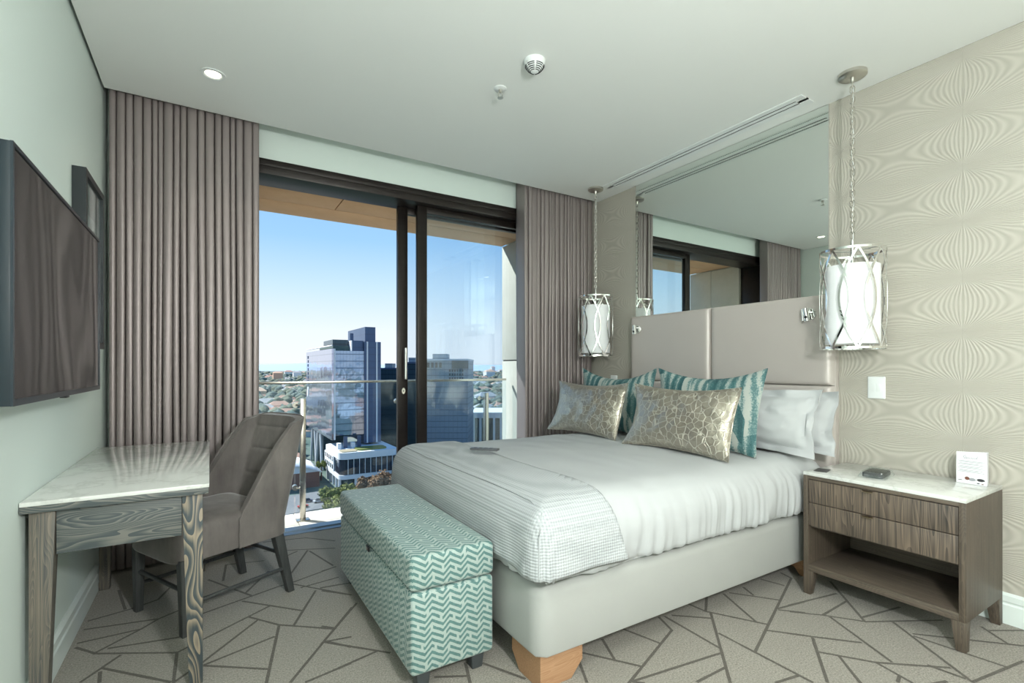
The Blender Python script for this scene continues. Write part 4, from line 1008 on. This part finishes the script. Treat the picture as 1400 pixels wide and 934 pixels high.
# long low wing to the right of the podium
q = city(562, 236); wg = thing('podium_wing', 'long low grey wing joining the white podium', 'building', (q.x, q.y, GZ))
MB().box((0, 0, 0), (40, 16, 13)).build('walls', M['city_grey'], wg); MB().box((-.5, -.5, 13), (40.5, 16.5, 16)) .build('roof_slab', M['city_white'], wg)
def block(name, label, u0, u1, d, vtop, mat, depth=30, extra=None):
    a, b = city(u0, d), city(u1, d); o = thing(name, label, 'building', (a.x, a.y, GZ), -YAW)
    wd = (u1-u0)/FPX*d; ht = EYE+(502-vtop)/FPX*d-GZ
    MB().box((0, 0, 0), (wd, depth, ht)).build('walls', mat, o)
    MB().box((-.3, -.3, ht), (wd+.3, depth, ht+1)).build('parapet', M['city_white'] if extra == 'w' else M['tower_core'], o)
    MB().box((wd*.15, 4, ht+1), (wd*.5, 14, ht+4)).build('plant_room', M['city_grey'], o)
    return o, wd, ht
block('dark_tower', 'dark teal tower close behind the glass tower', 520, 548, 330, 505, M['tower_dark'])
block('dark_tower', 'dark tower seen between the two door stiles', 553, 579, 330, 497, M['tower_dark'])
o, wd, ht = block('grid_office_block', 'grey office block with a grid of windows behind the fixed pane', 581, 640, 290, 493, M['city_grey'], 40, 'w')
for i in range(6):
    for j in range(3):
        MB().box((wd*.56+i*1.5, -.25, ht-11.5+j*2.4), (wd*.56+i*1.5+.9, -.02, ht-11.5+j*2.4+1.5)).build('window', M['city_glass'], o)
for k in range(4): MB().box((wd*.05+k*2.4, -.3, ht-4.2), (wd*.05+k*2.4+1.4, 0, ht-1.2)).build('window', M['city_glass'], o)
MB().box((wd*.62, -.3, ht-4.8), (wd+.2, 0, ht)).build('dark_panel', M['tower_dark'], o)
q = city(648, 360); vd = thing('colonnade_block', 'white flat roofed building with a row of columns', 'building', (q.x, q.y, GZ), -YAW)
MB().box((-2, -2, 22), (70, 40, 26)).build('roof_slab', M['city_white'], vd); MB().box((0, 2, 0), (68, 38, 22)).build('core', M['tower_dark'], vd)
for k in range(14): MB().box((-1+k*5, -1, 0), (.6+k*5, .6, 22)).build('column', M['city_white'], vd)
q = city(437, 243)-Vector((27, 0, 0)); bh = thing('brick_hall', 'brick hall with pale curved roof left of the podium', 'building', (q.x, q.y, GZ))
MB().box((0, 0, 0), (27, 30, 7.5)).build('walls', M['city_brick'], bh)
MB().grid(lambda u, v: (-1+29*u, -1+32*v, 7.5+4*math.sin(PI*u)), 14, 2).build('curved_roof', M['city_white'], bh, smooth=40, solid=.5)
MB().grid(lambda u, v: (27*u, 0, 7.5+3.9*v*math.sin(PI*u)), 14, 3).build('gable', M['city_white'], bh)
# street
struct(MB().grid(lambda u, v: (-40+100*u, 206+30*v+12*u, GZ+.3), 8, 4).build('street', M['road']), 'grey street below')
for k, (cn, cc, x, y) in enumerate((('white', (.8,.82,.85), 44, 231), ('silver', (.45,.47,.5), 40, 226), ('dark blue', (.04,.06,.14), 36, 229), ('red', (.42,.05,.04), 33, 221), ('black', (.02,.02,.025), 43, 219))):
    car = thing('parked_car', 'tiny %s car on the grey street far below the balcony' % cn, 'car', (x, y, GZ+.35), .12, 'cars on the street below')
    cm = plain(cn+' car paint', cc, .3)
    MB().box((-2.1, -.9, .3), (2.1, .9, .95)).build('body', cm, car, bevel=.2); MB().taper((-1.2, 1.3, -.8, .8), (-.7, .8, -.7, .7), .95, 1.5).build('cabin', M['city_glass'], car)
    for wx in (-1.3, 1.3):
        for wy in (-.85, .85): MB().lathe([(0,-.1),(.34,-.1),(.34,.1),(0,.1)], (wx, wy, .34), 12, 'y').build('wheel', M['black'], car)
# trees close to the podium: crowns of leaf clumps on trunks
def tree(q, r, mat, label, seed, h=6):
    t = thing('street_tree', label, 'tree', q, 0, 'trees below the balcony'); rd = random.Random(seed); m = MB()
    clumps = []
    for k in range(18):
        a = rd.uniform(0, 2*PI); rr_ = r*math.sqrt(rd.random())*.8; clumps.append((rr_*math.cos(a), rr_*math.sin(a), h+r*rd.uniform(-.2, .7)*(1-.4*rr_/r), r*rd.uniform(.25, .42)))
    for k in range(2600):
        cx, cy, cz, s = clumps[k % 18]; d_ = Vector((rd.gauss(0,1), rd.gauss(0,1), rd.gauss(0,1))).normalized(); c = Vector((cx, cy, cz))+d_*s*rd.uniform(.55, 1.08)
        e1 = Vector((rd.gauss(0,1), rd.gauss(0,1), rd.gauss(0,1))).cross(d_).normalized()*rd.uniform(.16, .36); e2 = (d_+Vector((rd.gauss(0,.5), rd.gauss(0,.5), rd.gauss(0,.5)))).cross(e1).normalized()*rd.uniform(.16, .36)
        m.add([c-e1-e2, c+e1-e2, c+e1+e2, c-e1+e2], [(0,1,2,3)])
    o = m.build('crown', mat, t, recalc=False)
    MB().tube([(0,0,0),(.2,.1,h*.6),(0,0,h+r*.3)], lambda k: .45*(1-.5*k), 8).build('trunk', M['city_brick'], t, smooth=40)
specs = [(452,192,5,0),(471,195,5.5,0),(489,192,5.5,0),(462,178,5,0),(505,190,6,1),(524,193,6.5,1),(544,196,6.5,1),(515,176,5.5,1),(439,256,2.6,0),(482,176,5,0)]
words = ['olive green tree at the left end of podium row', 'olive green tree under podium columns', 'olive green tree beside the rust coloured ones', 'olive tree in front of the podium row',
         'rust leaved tree nearest the olive ones', 'rust leaved tree behind the bed corner', 'rust leaved tree farthest right by the door stile', 'rust leaved tree in front of its row',
         'small olive tree by the raking columns', 'low olive tree next to the street']
for k, (u, d_, r, kind) in enumerate(specs):
    tree(city(u, d_, GZ), r, M['leaf_rust'] if kind else M['leaf'], words[k], k, 12 if kind else 8)
# suburb: roofs and tree crowns too many to count
rd = random.Random(5)
hs = MB()
def suburb_spot(k, near, far, pw):
    d_ = near+far*rd.random()**pw
    if k % 3:
        u = rd.uniform(300, 760)
        if d_ < 420 and 400 < u < 720: return None
        if d_ < 260: return None
        return city(u, d_), d_
    a = rd.uniform(0, 2*PI); q = Vector((d_*math.cos(a), d_*math.sin(a), 0))
    f_ = q.dot(FWD); uu = 700+FPX*q.dot(RGT)/f_ if f_ > 1 else -1
    if f_ > 0 and 250 < uu < 800 and d_ < 450: return None
    return q, d_
for k in range(1900):
    r_ = suburb_spot(k, 150, 3600, 2)
    if not r_: continue
    q, d_ = r_; s = rd.uniform(5, 12)*(1+d_/2500); hh_ = rd.uniform(3, 7)*(1+d_/1500)
    if k % 3 == 0: hh_ *= 2.6
    x0, x1, y0, y1 = q.x-s, q.x+s, q.y-s*.7, q.y+s*.7
    hs.cur = 0 if k % 4 else 3; hs.box((x0, y0, GZ), (x1, y1, GZ+hh_)); hs.cur = 1+rd.randrange(3) if rd.random() < .75 else 1
    hs.add([(x0-1,y0-1,GZ+hh_),(x1+1,y0-1,GZ+hh_),(x1+1,y1+1,GZ+hh_),(x0-1,y1+1,GZ+hh_),(x0+s*.5,q.y,GZ+hh_+s*.4),(x1-s*.5,q.y,GZ+hh_+s*.4)], [(0,1,5,4),(1,2,5),(2,3,4,5),(3,0,4)])
tag(hs.build('suburb_houses', [M['city_white'], conc('roof terracotta', (.36,.20,.15), (.5,.32,.25)), conc('roof grey', (.30,.31,.32), (.42,.43,.45)), conc('peach wall', (.50,.33,.24), (.62,.44,.33))], recalc=False), 'mass of pale houses with red and grey roofs across the plain', 'houses', kind='stuff')
ico = bmesh.new(); bmesh.ops.create_icosphere(ico, subdivisions=1, radius=1); iv = [v.co.copy() for v in ico.verts]; ifs = [[v.index for v in f.verts] for f in ico.faces]; ico.free()
tr_ = MB()
for k in range(7000):
    r_ = suburb_spot(k, 160, 3300, 1.8)
    if not r_: continue
    q, d_ = r_; s = rd.uniform(3, 7)*(1+d_/1800)
    tr_.cur = k % 3 == 1; tr_.add([(q.x+v.x*s*(1+.3*nz(v.x*3, v.y*3, k)), q.y+v.y*s, GZ+s*.9+v.z*s) for v in iv], ifs)
tag(tr_.build('suburb_trees', [M['leaf_far'], conc('far olive foliage', (.06,.09,.06), (.14,.17,.12))], recalc=False, smooth=180), 'mass of tree crowns across the plain', 'trees', kind='stuff')
